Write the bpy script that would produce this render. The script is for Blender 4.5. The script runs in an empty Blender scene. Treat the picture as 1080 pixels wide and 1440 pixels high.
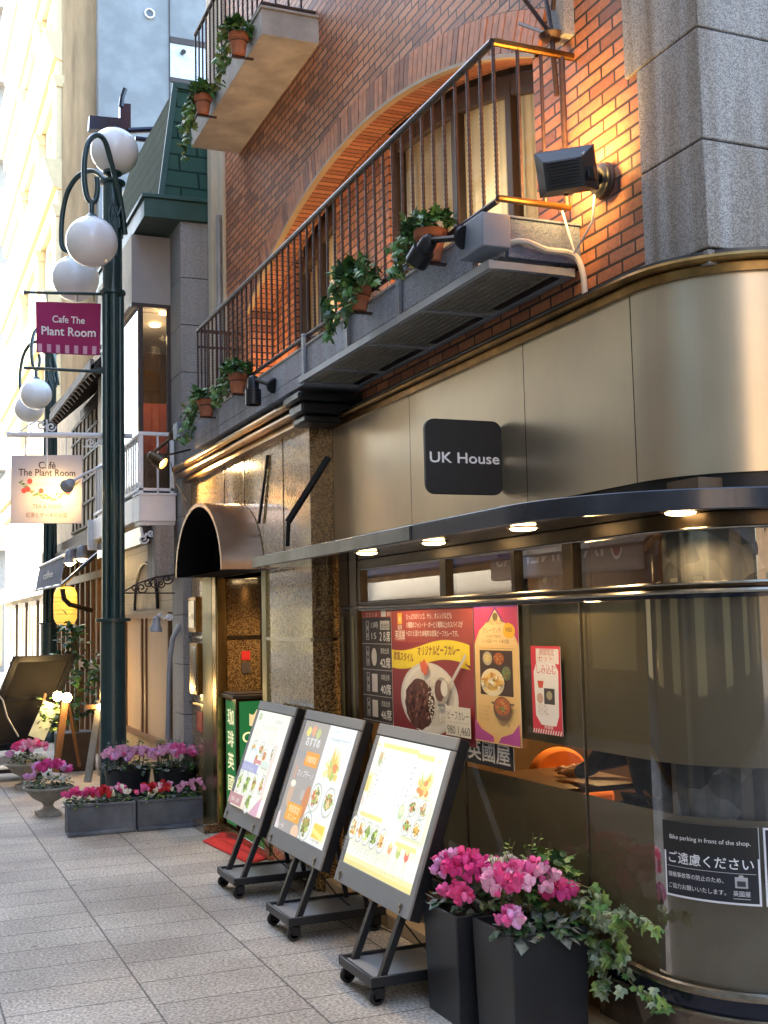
import bpy, math, random
from math import sin, cos, pi, radians, sqrt
from mathutils import Vector as V, Matrix

SC = bpy.context.scene
# ------------------------------------------------------------------ camera
CP = V((0, 0, 1.6)); FPX = 1650.0
CR = V((0.9224902, -0.3853592, -0.0225858))
CU = V((-0.0143756, -0.0927637, 0.9955844))
CF = V((0.3857528, 0.9180921, 0.0911133))
cam = bpy.data.cameras.new('camera'); camo = bpy.data.objects.new('camera', cam)
SC.collection.objects.link(camo)
camo.matrix_world = Matrix(((CR.x, CU.x, -CF.x, CP.x), (CR.y, CU.y, -CF.y, CP.y), (CR.z, CU.z, -CF.z, CP.z), (0, 0, 0, 1)))
cam.sensor_fit = 'VERTICAL'; cam.sensor_height = 24; cam.lens = FPX / 1440 * 24
cam.clip_start = .05; cam.clip_end = 800
SC.camera = camo
# ------------------------------------------------------------------ sky, sun, exposure
SUN_EL, SUN_DIR = radians(36), V((-.75, .66, 0)).normalized()
w = bpy.data.worlds.new('World'); SC.world = w; w.use_nodes = True
nt = w.node_tree; bg = nt.nodes['Background']; sk = nt.nodes.new('ShaderNodeTexSky')
sk.sky_type = 'NISHITA'; sk.sun_disc = False; sk.sun_elevation = SUN_EL
sk.sun_rotation = math.atan2(SUN_DIR.x, SUN_DIR.y); sk.air_density = 1.2; sk.dust_density = 1.8
nt.links.new(sk.outputs[0], bg.inputs[0]); bg.inputs[1].default_value = .15
sl = bpy.data.lights.new('sun', 'SUN'); sl.energy = 3.2; sl.angle = radians(.5); sl.color = (1, .9, .74)
so = bpy.data.objects.new('sun', sl); SC.collection.objects.link(so)
sd = SUN_DIR * cos(SUN_EL) + V((0, 0, sin(SUN_EL)))
so.rotation_euler = (-sd).to_track_quat('-Z', 'Y').to_euler(); so.location = (-20, 30, 40)
SC.view_settings.view_transform = 'Standard'; SC.view_settings.look = 'None'
SC.view_settings.gamma = 1; SC.view_settings.use_curve_mapping = False
SC.view_settings.exposure = 3.1
SC.cycles.use_denoising = True; SC.cycles.max_bounces = 8; SC.cycles.transparent_max_bounces = 12
SC.cycles.sample_clamp_indirect = 6
# ------------------------------------------------------------------ helpers
R = random.Random(7)
def ray(px, py): return CR * (px - 540) - CU * (py - 720) + CF * FPX
def onx(px, py, x): d = ray(px, py); return CP + d * ((x - CP.x) / d.x)
def ony(px, py, y): d = ray(px, py); return CP + d * ((y - CP.y) / d.y)
def cr(pts, n=4):
    pts = [V(p) for p in pts]; out = []
    for k in range(len(pts)-1):
        a, b, c, d = pts[max(k-1,0)], pts[k], pts[k+1], pts[min(k+2,len(pts)-1)]
        for q in range(n):
            t = q/n; out.append(.5*((2*b) + (c-a)*t + (2*a-5*b+4*c-d)*t*t + (3*b-a-3*c+d)*t*t*t))
    return out + [pts[-1]]
def onz(px, py, z=0): d = ray(px, py); return CP + d * ((z - CP.z) / d.z)

WL = {}
def reg(o, wl): WL[o.name] = V(wl); return o
def tag(o, label=None, cat=None, group=None, kind=None):
    if label: o['label'] = label
    if cat: o['category'] = cat
    if group: o['group'] = group
    if kind: o['kind'] = kind
    return o
def thing(name, loc, label, cat, group=None):
    o = bpy.data.objects.new(name, None); SC.collection.objects.link(o); o.location = loc
    o.empty_display_size = .1
    return tag(reg(o, loc), label, cat, group)

class MB:
    def __init__(s, M=None): s.vs = []; s.fs = []; s.ms = []; s.M = M
    def v(s, p):
        p = V(p); s.vs.append(s.M @ p if s.M else p); return len(s.vs) - 1
    def f(s, idx, m=0): s.fs.append(tuple(idx)); s.ms.append(m)
    def poly(s, pts, m=0): s.f([s.v(p) for p in pts], m)
    def box(s, x0, x1, y0, y1, z0, z1, m=0):
        if x0 > x1: x0, x1 = x1, x0
        if y0 > y1: y0, y1 = y1, y0
        if z0 > z1: z0, z1 = z1, z0
        i = [s.v(p) for p in ((x0,y0,z0),(x1,y0,z0),(x1,y1,z0),(x0,y1,z0),(x0,y0,z1),(x1,y0,z1),(x1,y1,z1),(x0,y1,z1))]
        for q in ((3,2,1,0),(4,5,6,7),(0,1,5,4),(1,2,6,5),(2,3,7,6),(3,0,4,7)): s.f([i[k] for k in q], m)
    def prism(s, pts, off, m=0):
        off = V(off); n = len(pts)
        a = [s.v(p) for p in pts]; b = [s.v(V(p) + off) for p in pts]
        s.f(a[::-1], m); s.f(b, m)
        for k in range(n): s.f((a[k], a[(k+1) % n], b[(k+1) % n], b[k]), m)
    def grid(s, rows, m=0, close=False):
        idx = [[s.v(p) for p in r] for r in rows]
        for a, b in zip(idx, idx[1:]):
            n = len(a)
            for k in range(n if close else n - 1): s.f((a[k], a[(k+1) % n], b[(k+1) % n], b[k]), m)
        return idx
    def tube(s, pts, r, n=8, m=0, cap=True, flat=None):
        pts = [V(p) for p in pts]; rs = r if isinstance(r, (list, tuple)) else [r] * len(pts)
        rows = []; up = None
        for k, p in enumerate(pts):
            d = (pts[min(k+1, len(pts)-1)] - pts[max(k-1, 0)]).normalized()
            if up is None:
                up = V((0, 0, 1)) if abs(d.z) < .9 else V((1, 0, 0))
            a = d.cross(up).normalized(); up = a.cross(d).normalized()
            rows.append([p + (a * cos(2*pi*q/n) + up * sin(2*pi*q/n)) * rs[k] for q in range(n)])
        i = s.grid(rows, m, True)
        if cap: s.f(i[0][::-1], m); s.f(i[-1], m)
    def bar(s, a, b, w, h=None, m=0):            # square bar
        a = V(a); b = V(b); d = (b - a).normalized(); h = h or w
        up = V((0, 0, 1)) if abs(d.z) < .95 else V((0, 1, 0))
        x = d.cross(up).normalized() * w / 2; y = x.cross(d).normalized() * h / 2
        s.prism([a - x - y, a + x - y, a + x + y, a - x + y], b - a, m)
    def lathe(s, prof, c, n=20, m=0, axis=None):
        c = V(c); q = V((0, 0, 1)).rotation_difference(V(axis)) if axis else None
        rows = []
        for r, z in prof:
            row = [V((r*cos(2*pi*k/n), r*sin(2*pi*k/n), z)) for k in range(n)]
            rows.append([c + (q @ p if q else p) for p in row])
        i = s.grid(rows, m, True)
        if prof[0][0] > 1e-4: s.f(i[0][::-1], m)
        if prof[-1][0] > 1e-4: s.f(i[-1], m)
    def sphere(s, c, r, n=20, m=0, sz=1):
        s.lathe([(max(r*sin(pi*k/(n//2)), 1e-5), -r*sz*cos(pi*k/(n//2))) for k in range(n//2+1)], c, n, m)
    def ell(s, c, U, W, m=0, n=20): s.poly([V(c) + U*cos(2*pi*k/n) + W*sin(2*pi*k/n) for k in range(n)], m)
    def build(s, name, mats, parent=None, bevel=0, smooth=35, label=None):
        if not isinstance(mats, (list, tuple)): mats = [mats]
        off = WL[parent.name] if parent else V((0, 0, 0))
        me = bpy.data.meshes.new(name); me.from_pydata([p - off for p in s.vs], [], s.fs)
        for mt in mats: me.materials.append(mt)
        me.polygons.foreach_set('material_index', s.ms)
        me.validate(); me.update()
        if smooth: me.shade_smooth(); me.set_sharp_from_angle(angle=radians(smooth))
        o = bpy.data.objects.new(name, me); SC.collection.objects.link(o)
        if parent: o.parent = parent
        reg(o, off)
        if bevel:
            b = o.modifiers.new('bevel', 'BEVEL'); b.width = bevel; b.segments = 2; b.limit_method = 'ANGLE'; b.angle_limit = radians(40)
        if label: o['label'] = label
        return o
def kids(o): return [c for c in SC.objects if c.parent == o]
def dup(o, loc, label, parent=None):
    c = o.copy(); SC.collection.objects.link(c)
    if parent is None: c.location = loc; c['label'] = label; reg(c, loc)
    else: c.parent = parent
    for k in kids(o): dup(k, None, None, c)
    return c

# ------------------------------------------------------------------ materials
def mat(name, col, rough=.6, metal=0, var=.12, scale=8, bump=0, bscale=60, spec=None, coat=0, stretch=None, dirt=0, rvar=.12):
    m = bpy.data.materials.new(name); m.use_nodes = True; n = m.node_tree.nodes; l = m.node_tree.links
    b = n['Principled BSDF']; b.inputs['Roughness'].default_value = rough; b.inputs['Metallic'].default_value = metal
    if spec is not None: b.inputs['Specular IOR Level'].default_value = spec
    if coat: b.inputs['Coat Weight'].default_value = coat; b.inputs['Coat Roughness'].default_value = .08
    tc = n.new('ShaderNodeTexCoord'); mp = n.new('ShaderNodeMapping'); l.new(tc.outputs['Object'], mp.inputs[0])
    if stretch: mp.inputs['Scale'].default_value = stretch
    tx = n.new('ShaderNodeTexNoise'); tx.inputs['Scale'].default_value = scale; tx.inputs['Detail'].default_value = 6
    tx.inputs['Roughness'].default_value = .65; l.new(mp.outputs[0], tx.inputs[0])
    cr = n.new('ShaderNodeValToRGB'); cr.color_ramp.elements[0].position = .3; cr.color_ramp.elements[1].position = .7
    cr.color_ramp.elements[0].color = (*[c*(1-var) for c in col], 1); cr.color_ramp.elements[1].color = (*[min(1, c*(1+var)) for c in col], 1)
    l.new(tx.outputs['Fac'], cr.inputs[0]); out = cr.outputs[0]
    if dirt:
        t2 = n.new('ShaderNodeTexNoise'); t2.inputs['Scale'].default_value = 2.2; t2.inputs['Detail'].default_value = 8; l.new(tc.outputs['Object'], t2.inputs[0])
        c2 = n.new('ShaderNodeValToRGB'); c2.color_ramp.elements[0].position = .42; c2.color_ramp.elements[1].position = .62
        c2.color_ramp.elements[0].color = (1-dirt, 1-dirt, 1-dirt*.95, 1); c2.color_ramp.elements[1].color = (1, 1, 1, 1); l.new(t2.outputs['Fac'], c2.inputs[0])
        mx = n.new('ShaderNodeMix'); mx.data_type = 'RGBA'; mx.blend_type = 'MULTIPLY'; mx.inputs[0].default_value = 1
        l.new(out, mx.inputs[6]); l.new(c2.outputs[0], mx.inputs[7]); out = mx.outputs[2]
    l.new(out, b.inputs['Base Color'])
    if rvar:
        mr = n.new('ShaderNodeMapRange'); mr.inputs[3].default_value = max(.02, rough-rvar*rough); mr.inputs[4].default_value = min(1, rough+rvar*rough)
        l.new(tx.outputs['Fac'], mr.inputs[0]); l.new(mr.outputs[0], b.inputs['Roughness'])
    if bump:
        t3 = n.new('ShaderNodeTexNoise'); t3.inputs['Scale'].default_value = bscale; t3.inputs['Detail'].default_value = 5; l.new(mp.outputs[0], t3.inputs[0])
        bp = n.new('ShaderNodeBump'); bp.inputs['Strength'].default_value = bump; bp.inputs['Distance'].default_value = .01
        l.new(t3.outputs['Fac'], bp.inputs['Height']); l.new(bp.outputs[0], b.inputs['Normal'])
    return m
def emis(name, col, st):
    m = bpy.data.materials.new(name); m.use_nodes = True; b = m.node_tree.nodes['Principled BSDF']
    b.inputs['Base Color'].default_value = (*[min(.8, c) for c in col], 1); b.inputs['Roughness'].default_value = .5
    b.inputs['Emission Color'].default_value = (*col, 1); b.inputs['Emission Strength'].default_value = st
    return m
def glassm(name, tint=(1, 1, 1), lo=.06, hi=.75, blend=.35, rough=0.0, wave=0):
    m = bpy.data.materials.new(name); m.use_nodes = True; n = m.node_tree.nodes; l = m.node_tree.links
    n.remove(n['Principled BSDF']); o = n['Material Output']
    t = n.new('ShaderNodeBsdfTransparent'); t.inputs[0].default_value = (*tint, 1)
    g = n.new('ShaderNodeBsdfGlossy'); g.inputs['Roughness'].default_value = rough; g.inputs['Color'].default_value = (.95, .95, .95, 1)
    lw = n.new('ShaderNodeLayerWeight'); lw.inputs['Blend'].default_value = blend
    mr = n.new('ShaderNodeMapRange'); mr.inputs[3].default_value = lo; mr.inputs[4].default_value = hi
    l.new(lw.outputs['Fresnel'], mr.inputs[0]); mx = n.new('ShaderNodeMixShader'); l.new(mr.outputs[0], mx.inputs[0])
    l.new(t.outputs[0], mx.inputs[1]); l.new(g.outputs[0], mx.inputs[2]); l.new(mx.outputs[0], o.inputs[0])
    if wave:
        tc = n.new('ShaderNodeTexCoord'); tx = n.new('ShaderNodeTexNoise'); tx.inputs['Scale'].default_value = 1.6; l.new(tc.outputs['Object'], tx.inputs[0])
        bp = n.new('ShaderNodeBump'); bp.inputs['Strength'].default_value = wave; bp.inputs['Distance'].default_value = .02
        l.new(tx.outputs['Fac'], bp.inputs['Height']); l.new(bp.outputs[0], g.inputs['Normal']); l.new(bp.outputs[0], lw.inputs['Normal'])
    return m
def brickm(name, axes='YZ', bw=.18, rh=.055, mort=.0055, cols=((.30,.085,.042),(.17,.055,.035)), mc=(.035,.022,.018), off=(0,0), dark=.25, bump=.6, offset=.5):
    m = bpy.data.materials.new(name); m.use_nodes = True; n = m.node_tree.nodes; l = m.node_tree.links; b = n['Principled BSDF']
    tc = n.new('ShaderNodeTexCoord'); sp = n.new('ShaderNodeSeparateXYZ'); cb = n.new('ShaderNodeCombineXYZ')
    l.new(tc.outputs['Object'], sp.inputs[0]); l.new(sp.outputs[axes[0]], cb.inputs[0]); l.new(sp.outputs[axes[1]], cb.inputs[1])
    ad = n.new('ShaderNodeVectorMath'); ad.inputs[1].default_value = (off[0]+50*bw, off[1]+100*rh, 0); l.new(cb.outputs[0], ad.inputs[0])
    bt = n.new('ShaderNodeTexBrick'); bt.inputs['Scale'].default_value = 1; bt.inputs['Brick Width'].default_value = bw; bt.inputs['Row Height'].default_value = rh
    bt.inputs['Mortar Size'].default_value = mort; bt.inputs['Mortar Smooth'].default_value = .15; bt.inputs['Bias'].default_value = -.25; bt.offset = offset
    bt.inputs['Color1'].default_value = (0,0,0,1); bt.inputs['Color2'].default_value = (1,1,1,1); bt.inputs['Mortar'].default_value = (.5,.5,.5,1); bt.inputs['Bias'].default_value = 0
    rmp = n.new('ShaderNodeValToRGB'); el = rmp.color_ramp.elements; cs = list(cols); st_ = [k/(len(cs)-1) for k in range(len(cs))]
    el[0].color = (*cs[0], 1); el[1].color = (*cs[-1], 1)
    for p_, c_ in list(zip(st_, cs))[1:-1]: e_ = el.new(p_); e_.color = (*c_, 1)
    l.new(bt.outputs['Color'], rmp.inputs[0]); mmx = n.new('ShaderNodeMix'); mmx.data_type = 'RGBA'; l.new(bt.outputs['Fac'], mmx.inputs[0]); l.new(rmp.outputs[0], mmx.inputs[6]); mmx.inputs[7].default_value = (*mc, 1)
    l.new(ad.outputs[0], bt.inputs[0])
    tx = n.new('ShaderNodeTexNoise'); tx.inputs['Scale'].default_value = 45; tx.inputs['Detail'].default_value = 6; l.new(ad.outputs[0], tx.inputs[0])
    t2 = n.new('ShaderNodeTexNoise'); t2.inputs['Scale'].default_value = 1.3; t2.inputs['Detail'].default_value = 3; l.new(ad.outputs[0], t2.inputs[0])
    a1 = n.new('ShaderNodeMath'); a1.operation = 'ADD'; l.new(tx.outputs['Fac'], a1.inputs[0]); l.new(t2.outputs['Fac'], a1.inputs[1])
    mr = n.new('ShaderNodeMapRange'); mr.inputs[1].default_value = .6; mr.inputs[2].default_value = 1.4; mr.inputs[3].default_value = 1-dark; mr.inputs[4].default_value = 1+dark; l.new(a1.outputs[0], mr.inputs[0])
    vm = n.new('ShaderNodeVectorMath'); vm.operation = 'SCALE'; l.new(mmx.outputs[2], vm.inputs[0]); l.new(mr.outputs[0], vm.inputs['Scale'])
    l.new(vm.outputs[0], b.inputs['Base Color']); b.inputs['Roughness'].default_value = .55
    inv = n.new('ShaderNodeMath'); inv.operation = 'SUBTRACT'; inv.inputs[0].default_value = 1; l.new(bt.outputs['Fac'], inv.inputs[1])
    a2 = n.new('ShaderNodeMath'); a2.operation = 'MULTIPLY_ADD'; a2.inputs[1].default_value = .25; l.new(tx.outputs['Fac'], a2.inputs[0]); l.new(inv.outputs[0], a2.inputs[2])
    bp = n.new('ShaderNodeBump'); bp.inputs['Strength'].default_value = bump; bp.inputs['Distance'].default_value = .006
    l.new(a2.outputs[0], bp.inputs['Height']); l.new(bp.outputs[0], b.inputs['Normal'])
    return m
def granitem(name, c1, c2, scale=90, rough=.6, coat=0, c3=None, bump=0, streak=0):
    m = bpy.data.materials.new(name); m.use_nodes = True; n = m.node_tree.nodes; l = m.node_tree.links; b = n['Principled BSDF']
    tc = n.new('ShaderNodeTexCoord'); tx = n.new('ShaderNodeTexVoronoi'); tx.inputs['Scale'].default_value = scale; l.new(tc.outputs['Object'], tx.inputs[0])
    t2 = n.new('ShaderNodeTexNoise'); t2.inputs['Scale'].default_value = scale*.8; t2.inputs['Detail'].default_value = 4; l.new(tc.outputs['Object'], t2.inputs[0])
    cr = n.new('ShaderNodeValToRGB'); e = cr.color_ramp.elements; e[0].color = (*c1, 1); e[1].color = (*c2, 1); e[0].position = .38; e[1].position = .62
    if c3: k = e.new(.5); k.color = (*c3, 1)
    mx = n.new('ShaderNodeMix'); mx.inputs[0].default_value = .55; sp = n.new('ShaderNodeSeparateColor'); l.new(tx.outputs['Color'], sp.inputs[0])
    l.new(sp.outputs[0], mx.inputs[2]); l.new(t2.outputs['Fac'], mx.inputs[3]); l.new(mx.outputs[0], cr.inputs[0]); out = cr.outputs[0]
    if streak:
        mp = n.new('ShaderNodeMapping'); mp.inputs['Scale'].default_value = (9, 9, .7); l.new(tc.outputs['Object'], mp.inputs[0])
        t3 = n.new('ShaderNodeTexNoise'); t3.inputs['Scale'].default_value = 1; t3.inputs['Detail'].default_value = 5; l.new(mp.outputs[0], t3.inputs[0])
        c3r = n.new('ShaderNodeValToRGB'); c3r.color_ramp.elements[0].position = .36; c3r.color_ramp.elements[1].position = .6
        c3r.color_ramp.elements[0].color = (1-streak, 1-streak*1.25, 1-streak*1.5, 1); c3r.color_ramp.elements[1].color = (1, 1, 1, 1); l.new(t3.outputs['Fac'], c3r.inputs[0])
        m2 = n.new('ShaderNodeMix'); m2.data_type = 'RGBA'; m2.blend_type = 'MULTIPLY'; m2.inputs[0].default_value = 1
        l.new(out, m2.inputs[6]); l.new(c3r.outputs[0], m2.inputs[7]); out = m2.outputs[2]
    l.new(out, b.inputs['Base Color']); b.inputs['Roughness'].default_value = rough
    if coat: b.inputs['Coat Weight'].default_value = coat; b.inputs['Coat Roughness'].default_value = .06
    if bump:
        bp = n.new('ShaderNodeBump'); bp.inputs['Strength'].default_value = bump; bp.inputs['Distance'].default_value = .004
        l.new(t2.outputs['Fac'], bp.inputs['Height']); l.new(bp.outputs[0], b.inputs['Normal'])
    return m

BRK = ((.20,.085,.06),(.36,.135,.065),(.46,.185,.09),(.50,.21,.10),(.42,.15,.068),(.54,.25,.135),(.30,.13,.085))
M = dict(
    brick=brickm('brick_red', cols=BRK, mort=.0065, dark=.38), brickx=brickm('brick_red_return', 'XZ', cols=BRK, mort=.0065),
    voussoir=mat('brick_voussoir', (.42,.17,.088), .55, var=.35, scale=14, bump=.4),
    mortar=mat('mortar_dark', (.035,.024,.02), .9),
    archtrim=mat('arch_trim', (.30,.24,.17), .5), reveal=brickm('brick_reveal', 'YX', .055, .18, cols=((.34,.13,.07),(.22,.08,.045),(.38,.16,.09))),
    stone=granitem('grey_granite_block', (.20,.20,.205), (.40,.395,.385), 230, .75, bump=.5, streak=.4, c3=(.30,.295,.29)),
    stone2=granitem('grey_granite_pillar', (.22,.225,.23), (.36,.365,.37), 230, .75, bump=.4, streak=.12),
    slab=granitem('balcony_granite', (.22,.24,.29), (.36,.385,.44), 150, .7, bump=.4, streak=.2),
    conc=mat('balcony_concrete', (.42,.40,.36), .8, var=.2, scale=5, bump=.3, dirt=.3),
    rail=mat('rusty_iron', (.05,.028,.024), .5, .3, var=.4, scale=30, bump=.3),
    railtop=mat('rail_dark', (.045,.04,.04), .35, .6, var=.3, scale=30),
    brass=mat('aged_brass', (.36,.21,.07), .3, 1, var=.35, scale=9, dirt=.4), bronze=mat('dark_bronze', (.10,.065,.035), .35, .8, var=.3, scale=12),
    gold=mat('gold_jamb', (.38,.27,.11), .25, 1, var=.25, scale=3, stretch=(8,8,.5)), olive=mat('olive_metal', (.20,.19,.10), .35, .7, var=.2, scale=3, stretch=(8,8,.5)),
    fascia=mat('brushed_champagne_steel', (.60,.515,.375), .29, .78, var=.02, scale=6, stretch=(14,14,.5), rvar=.06, dirt=.10),
    canopy=mat('canopy_painted_metal', (.055,.065,.085), .22, .5, var=.3, scale=4, dirt=.3, coat=.3), canopyedge=mat('canopy_edge', (.16,.165,.165), .35, .6, var=.3, scale=7, dirt=.5),
    soffit=mat('soffit_polished', (.05,.045,.04), .12, .8, var=.2), black=mat('black_metal', (.012,.013,.016), .4, .3), blackp=mat('black_plastic', (.014,.015,.018), .35),
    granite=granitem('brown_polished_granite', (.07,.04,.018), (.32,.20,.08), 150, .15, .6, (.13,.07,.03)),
    granited=granitem('dark_and_shaded_granite', (.05,.032,.016), (.27,.18,.08), 120, .14, .6, (.12,.075,.035)),  # plain dark on the steps; on portal sides the shade is in the colour
    granite_lit=granitem('polished_granite_lit', (.21,.135,.055), (.52,.38,.19), 100, .14, .6, (.36,.25,.11)),  # paler copy: bright street reflection put into the portal's street faces
    frame=mat('window_frame_bronze', (.055,.037,.02), .3, .7, var=.3), frames=mat('steel_rail', (.34,.30,.24), .22, 1, var=.2, scale=20), navy=mat('navy_rail', (.01,.013,.03), .2, .3),
    glass=glassm('shop_glass', (.86,.83,.74), .045, .26, .16, 0, .02), glass2=glassm('window_glass', (.92,.92,.92), .04, .4, .25), glasst=glassm('transom_glass', (.75,.72,.65), .11, .5, .3, 0, .01), glassc=glassm('curved_glass', (.82,.80,.76), .06, .34, .25, .03, .03), film=mat('olive_film', (.135,.118,.08), .5, var=.06, scale=2),
    marble=granitem('grey_marble', (.045,.048,.055), (.17,.175,.185), 9, .3, .4, (.1,.105,.115)), marbleb=granitem('brown_marble', (.05,.035,.025), (.16,.12,.09), 9, .3, .4),
    beige=mat('beige_ledge', (.46,.33,.19), .6, var=.15, bump=.3), dkframe=mat('dark_wood_frame', (.035,.022,.018), .45), curtain=mat('cream_curtain', (.80,.70,.50), .85, var=.06),
    grate=mat('grating_steel', (.42,.39,.33), .45, .7), paleframe=mat('pale_steel', (.33,.35,.38), .5, .3, dirt=.25), pipe=mat('white_conduit', (.55,.54,.50), .5, dirt=.2),
    boxgrey=mat('grey_box', (.19,.22,.27), .5, .1, var=.06), terra=mat('terracotta', (.40,.14,.065), .75, var=.2, scale=14, bump=.2, dirt=.25),
    soil=mat('soil', (.03,.02,.014), .95, bump=.8), leaf1=mat('leaf_green', (.07,.18,.045), .45, var=.4, scale=60), leaf2=mat('leaf_dark', (.022,.07,.024), .45, var=.4, scale=60),
    leaf3=mat('leaf_light', (.15,.24,.055), .5, var=.35, scale=60), leafv=mat('leaf_variegated', (.19,.25,.15), .5, var=.45, scale=80), silver=mat('leaf_silver', (.17,.20,.17), .6, var=.35, scale=70),
    stem=mat('stem', (.10,.09,.03), .7), pinkl=mat('petal_pale_pink', (.88,.44,.62), .6, var=.25, scale=90), pink=mat('petal_pink', (.85,.16,.42), .6, var=.25, scale=90), mag=mat('petal_magenta', (.74,.07,.32), .6, var=.25, scale=90),
    lil=mat('petal_lilac', (.78,.42,.70), .6, var=.25, scale=90), white=mat('petal_white', (.82,.80,.70), .6), redp=mat('petal_red', (.55,.02,.03), .6), cherry=mat('petal_cherry', (.82,.10,.32), .6, var=.2, scale=90),
    planter=mat('black_planter', (.022,.025,.030), .38, var=.25, scale=5, dirt=.3), zinc=mat('zinc_trough', (.15,.17,.20), .5, .35, var=.3, scale=7, dirt=.35), urn=mat('stone_urn', (.38,.34,.27), .85, var=.2, scale=20, bump=.5, dirt=.3),
    board=mat('board_grey_frame', (.25,.245,.23), .5, .1, var=.05), wheel=mat('caster_grey', (.25,.25,.25), .5, .5), rubber=mat('rubber', (.015,.015,.015), .8), mat_red=mat('red_mat', (.72,.035,.025), .95, var=.25, scale=40, bump=.6, bscale=300),
    post=mat('green_post_paint', (.022,.055,.058), .32, .2, var=.2, scale=9, coat=.25, dirt=.15), globe=mat('opal_globe', (.80,.80,.80), .12, var=.02, coat=.3),
    banner=mat('magenta_cloth', (.32,.018,.11), .8, var=.1, scale=5), paper=mat('paper', (.80,.78,.75), .6, var=.03), whitep=mat('white_paint', (.72,.74,.78), .5, var=.05),
    mansard=brickm('green_shingle', 'XZ', .33, .16, .010, ((.045,.105,.08),(.035,.085,.065)), (.015,.035,.028), dark=.2), greenpaint=mat('green_paint', (.022,.075,.062), .45, var=.15), greensoff=mat('green_soffit', (.05,.075,.06), .6),
    tower=mat('pale_blue_render', (.22,.25,.275), .8, var=.08, scale=1.2, dirt=.18), tan=mat('tan_render', (.36,.25,.14), .85, var=.3, scale=2, stretch=(3,3,.35)), cream=mat('cream_stone', (.82,.78,.68), .8, var=.06), cream2=mat('cream_moulding', (.58,.48,.30), .8, var=.08),
    greywin=mat('window_dark', (.05,.06,.07), .1, .0, coat=1), bluewall=mat('blue_grey_wall', (.24,.27,.31), .7), wallbeige=brickm('beige_stone_wall', 'YZ', .5, .26, .004, ((.44,.36,.24),(.38,.31,.21)), (.2,.16,.1), dark=.15, bump=.3),
    panelgrey=mat('grey_panel', (.33,.31,.30), .6, var=.06), panelbeige=mat('beige_panel', (.55,.49,.38), .7, var=.06), tile=mat('dark_roof_tile', (.045,.042,.042), .6, var=.4, scale=20, bump=.6), timber=mat('dark_timber', (.04,.024,.014), .6, var=.3),
    wood=mat('brown_wood', (.16,.075,.028), .5, var=.35, scale=4, stretch=(6,6,1)), navycl=mat('navy_awning', (.035,.05,.10), .8, var=.2), plaster=mat('warm_plaster', (.50,.42,.29), .8, var=.2, scale=6, dirt=.2),
    opp1=brickm('opposite_wall_tan', 'YZ', .6, .3, .005, ((.52,.40,.25),(.47,.36,.24)), (.2,.16,.1)), opp2=mat('opposite_wall_grey', (.30,.29,.27), .7, dirt=.3), opp3=mat('opposite_wall_brown', (.40,.27,.16), .7, dirt=.3),
    orange=mat('orange_velvet', (.60,.17,.02), .8, var=.15), skin=mat('skin', (.50,.27,.17), .5), jacket=mat('dark_jacket', (.014,.014,.016), .8), hair=mat('hair_black', (.012,.01,.009), .5),
    intwall=mat('interior_brown', (.10,.06,.03), .6), table=mat('table_top', (.10,.05,.025), .3), amber=emis('amber_lamp', (1, .62, .22), 2.5), lampw=emis('warm_lamp', (1, .70, .34), 3), bulb=emis('bulb', (1, .66, .26), 14),
)
COLM = {}
def cm(col, e=0):
    k = (tuple(round(c, 3) for c in col), e)
    if k not in COLM:
        COLM[k] = emis('backlit_print', col, e) if e else mat('print_ink', col, .55, var=.04, rvar=0)
    return COLM[k]

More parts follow.
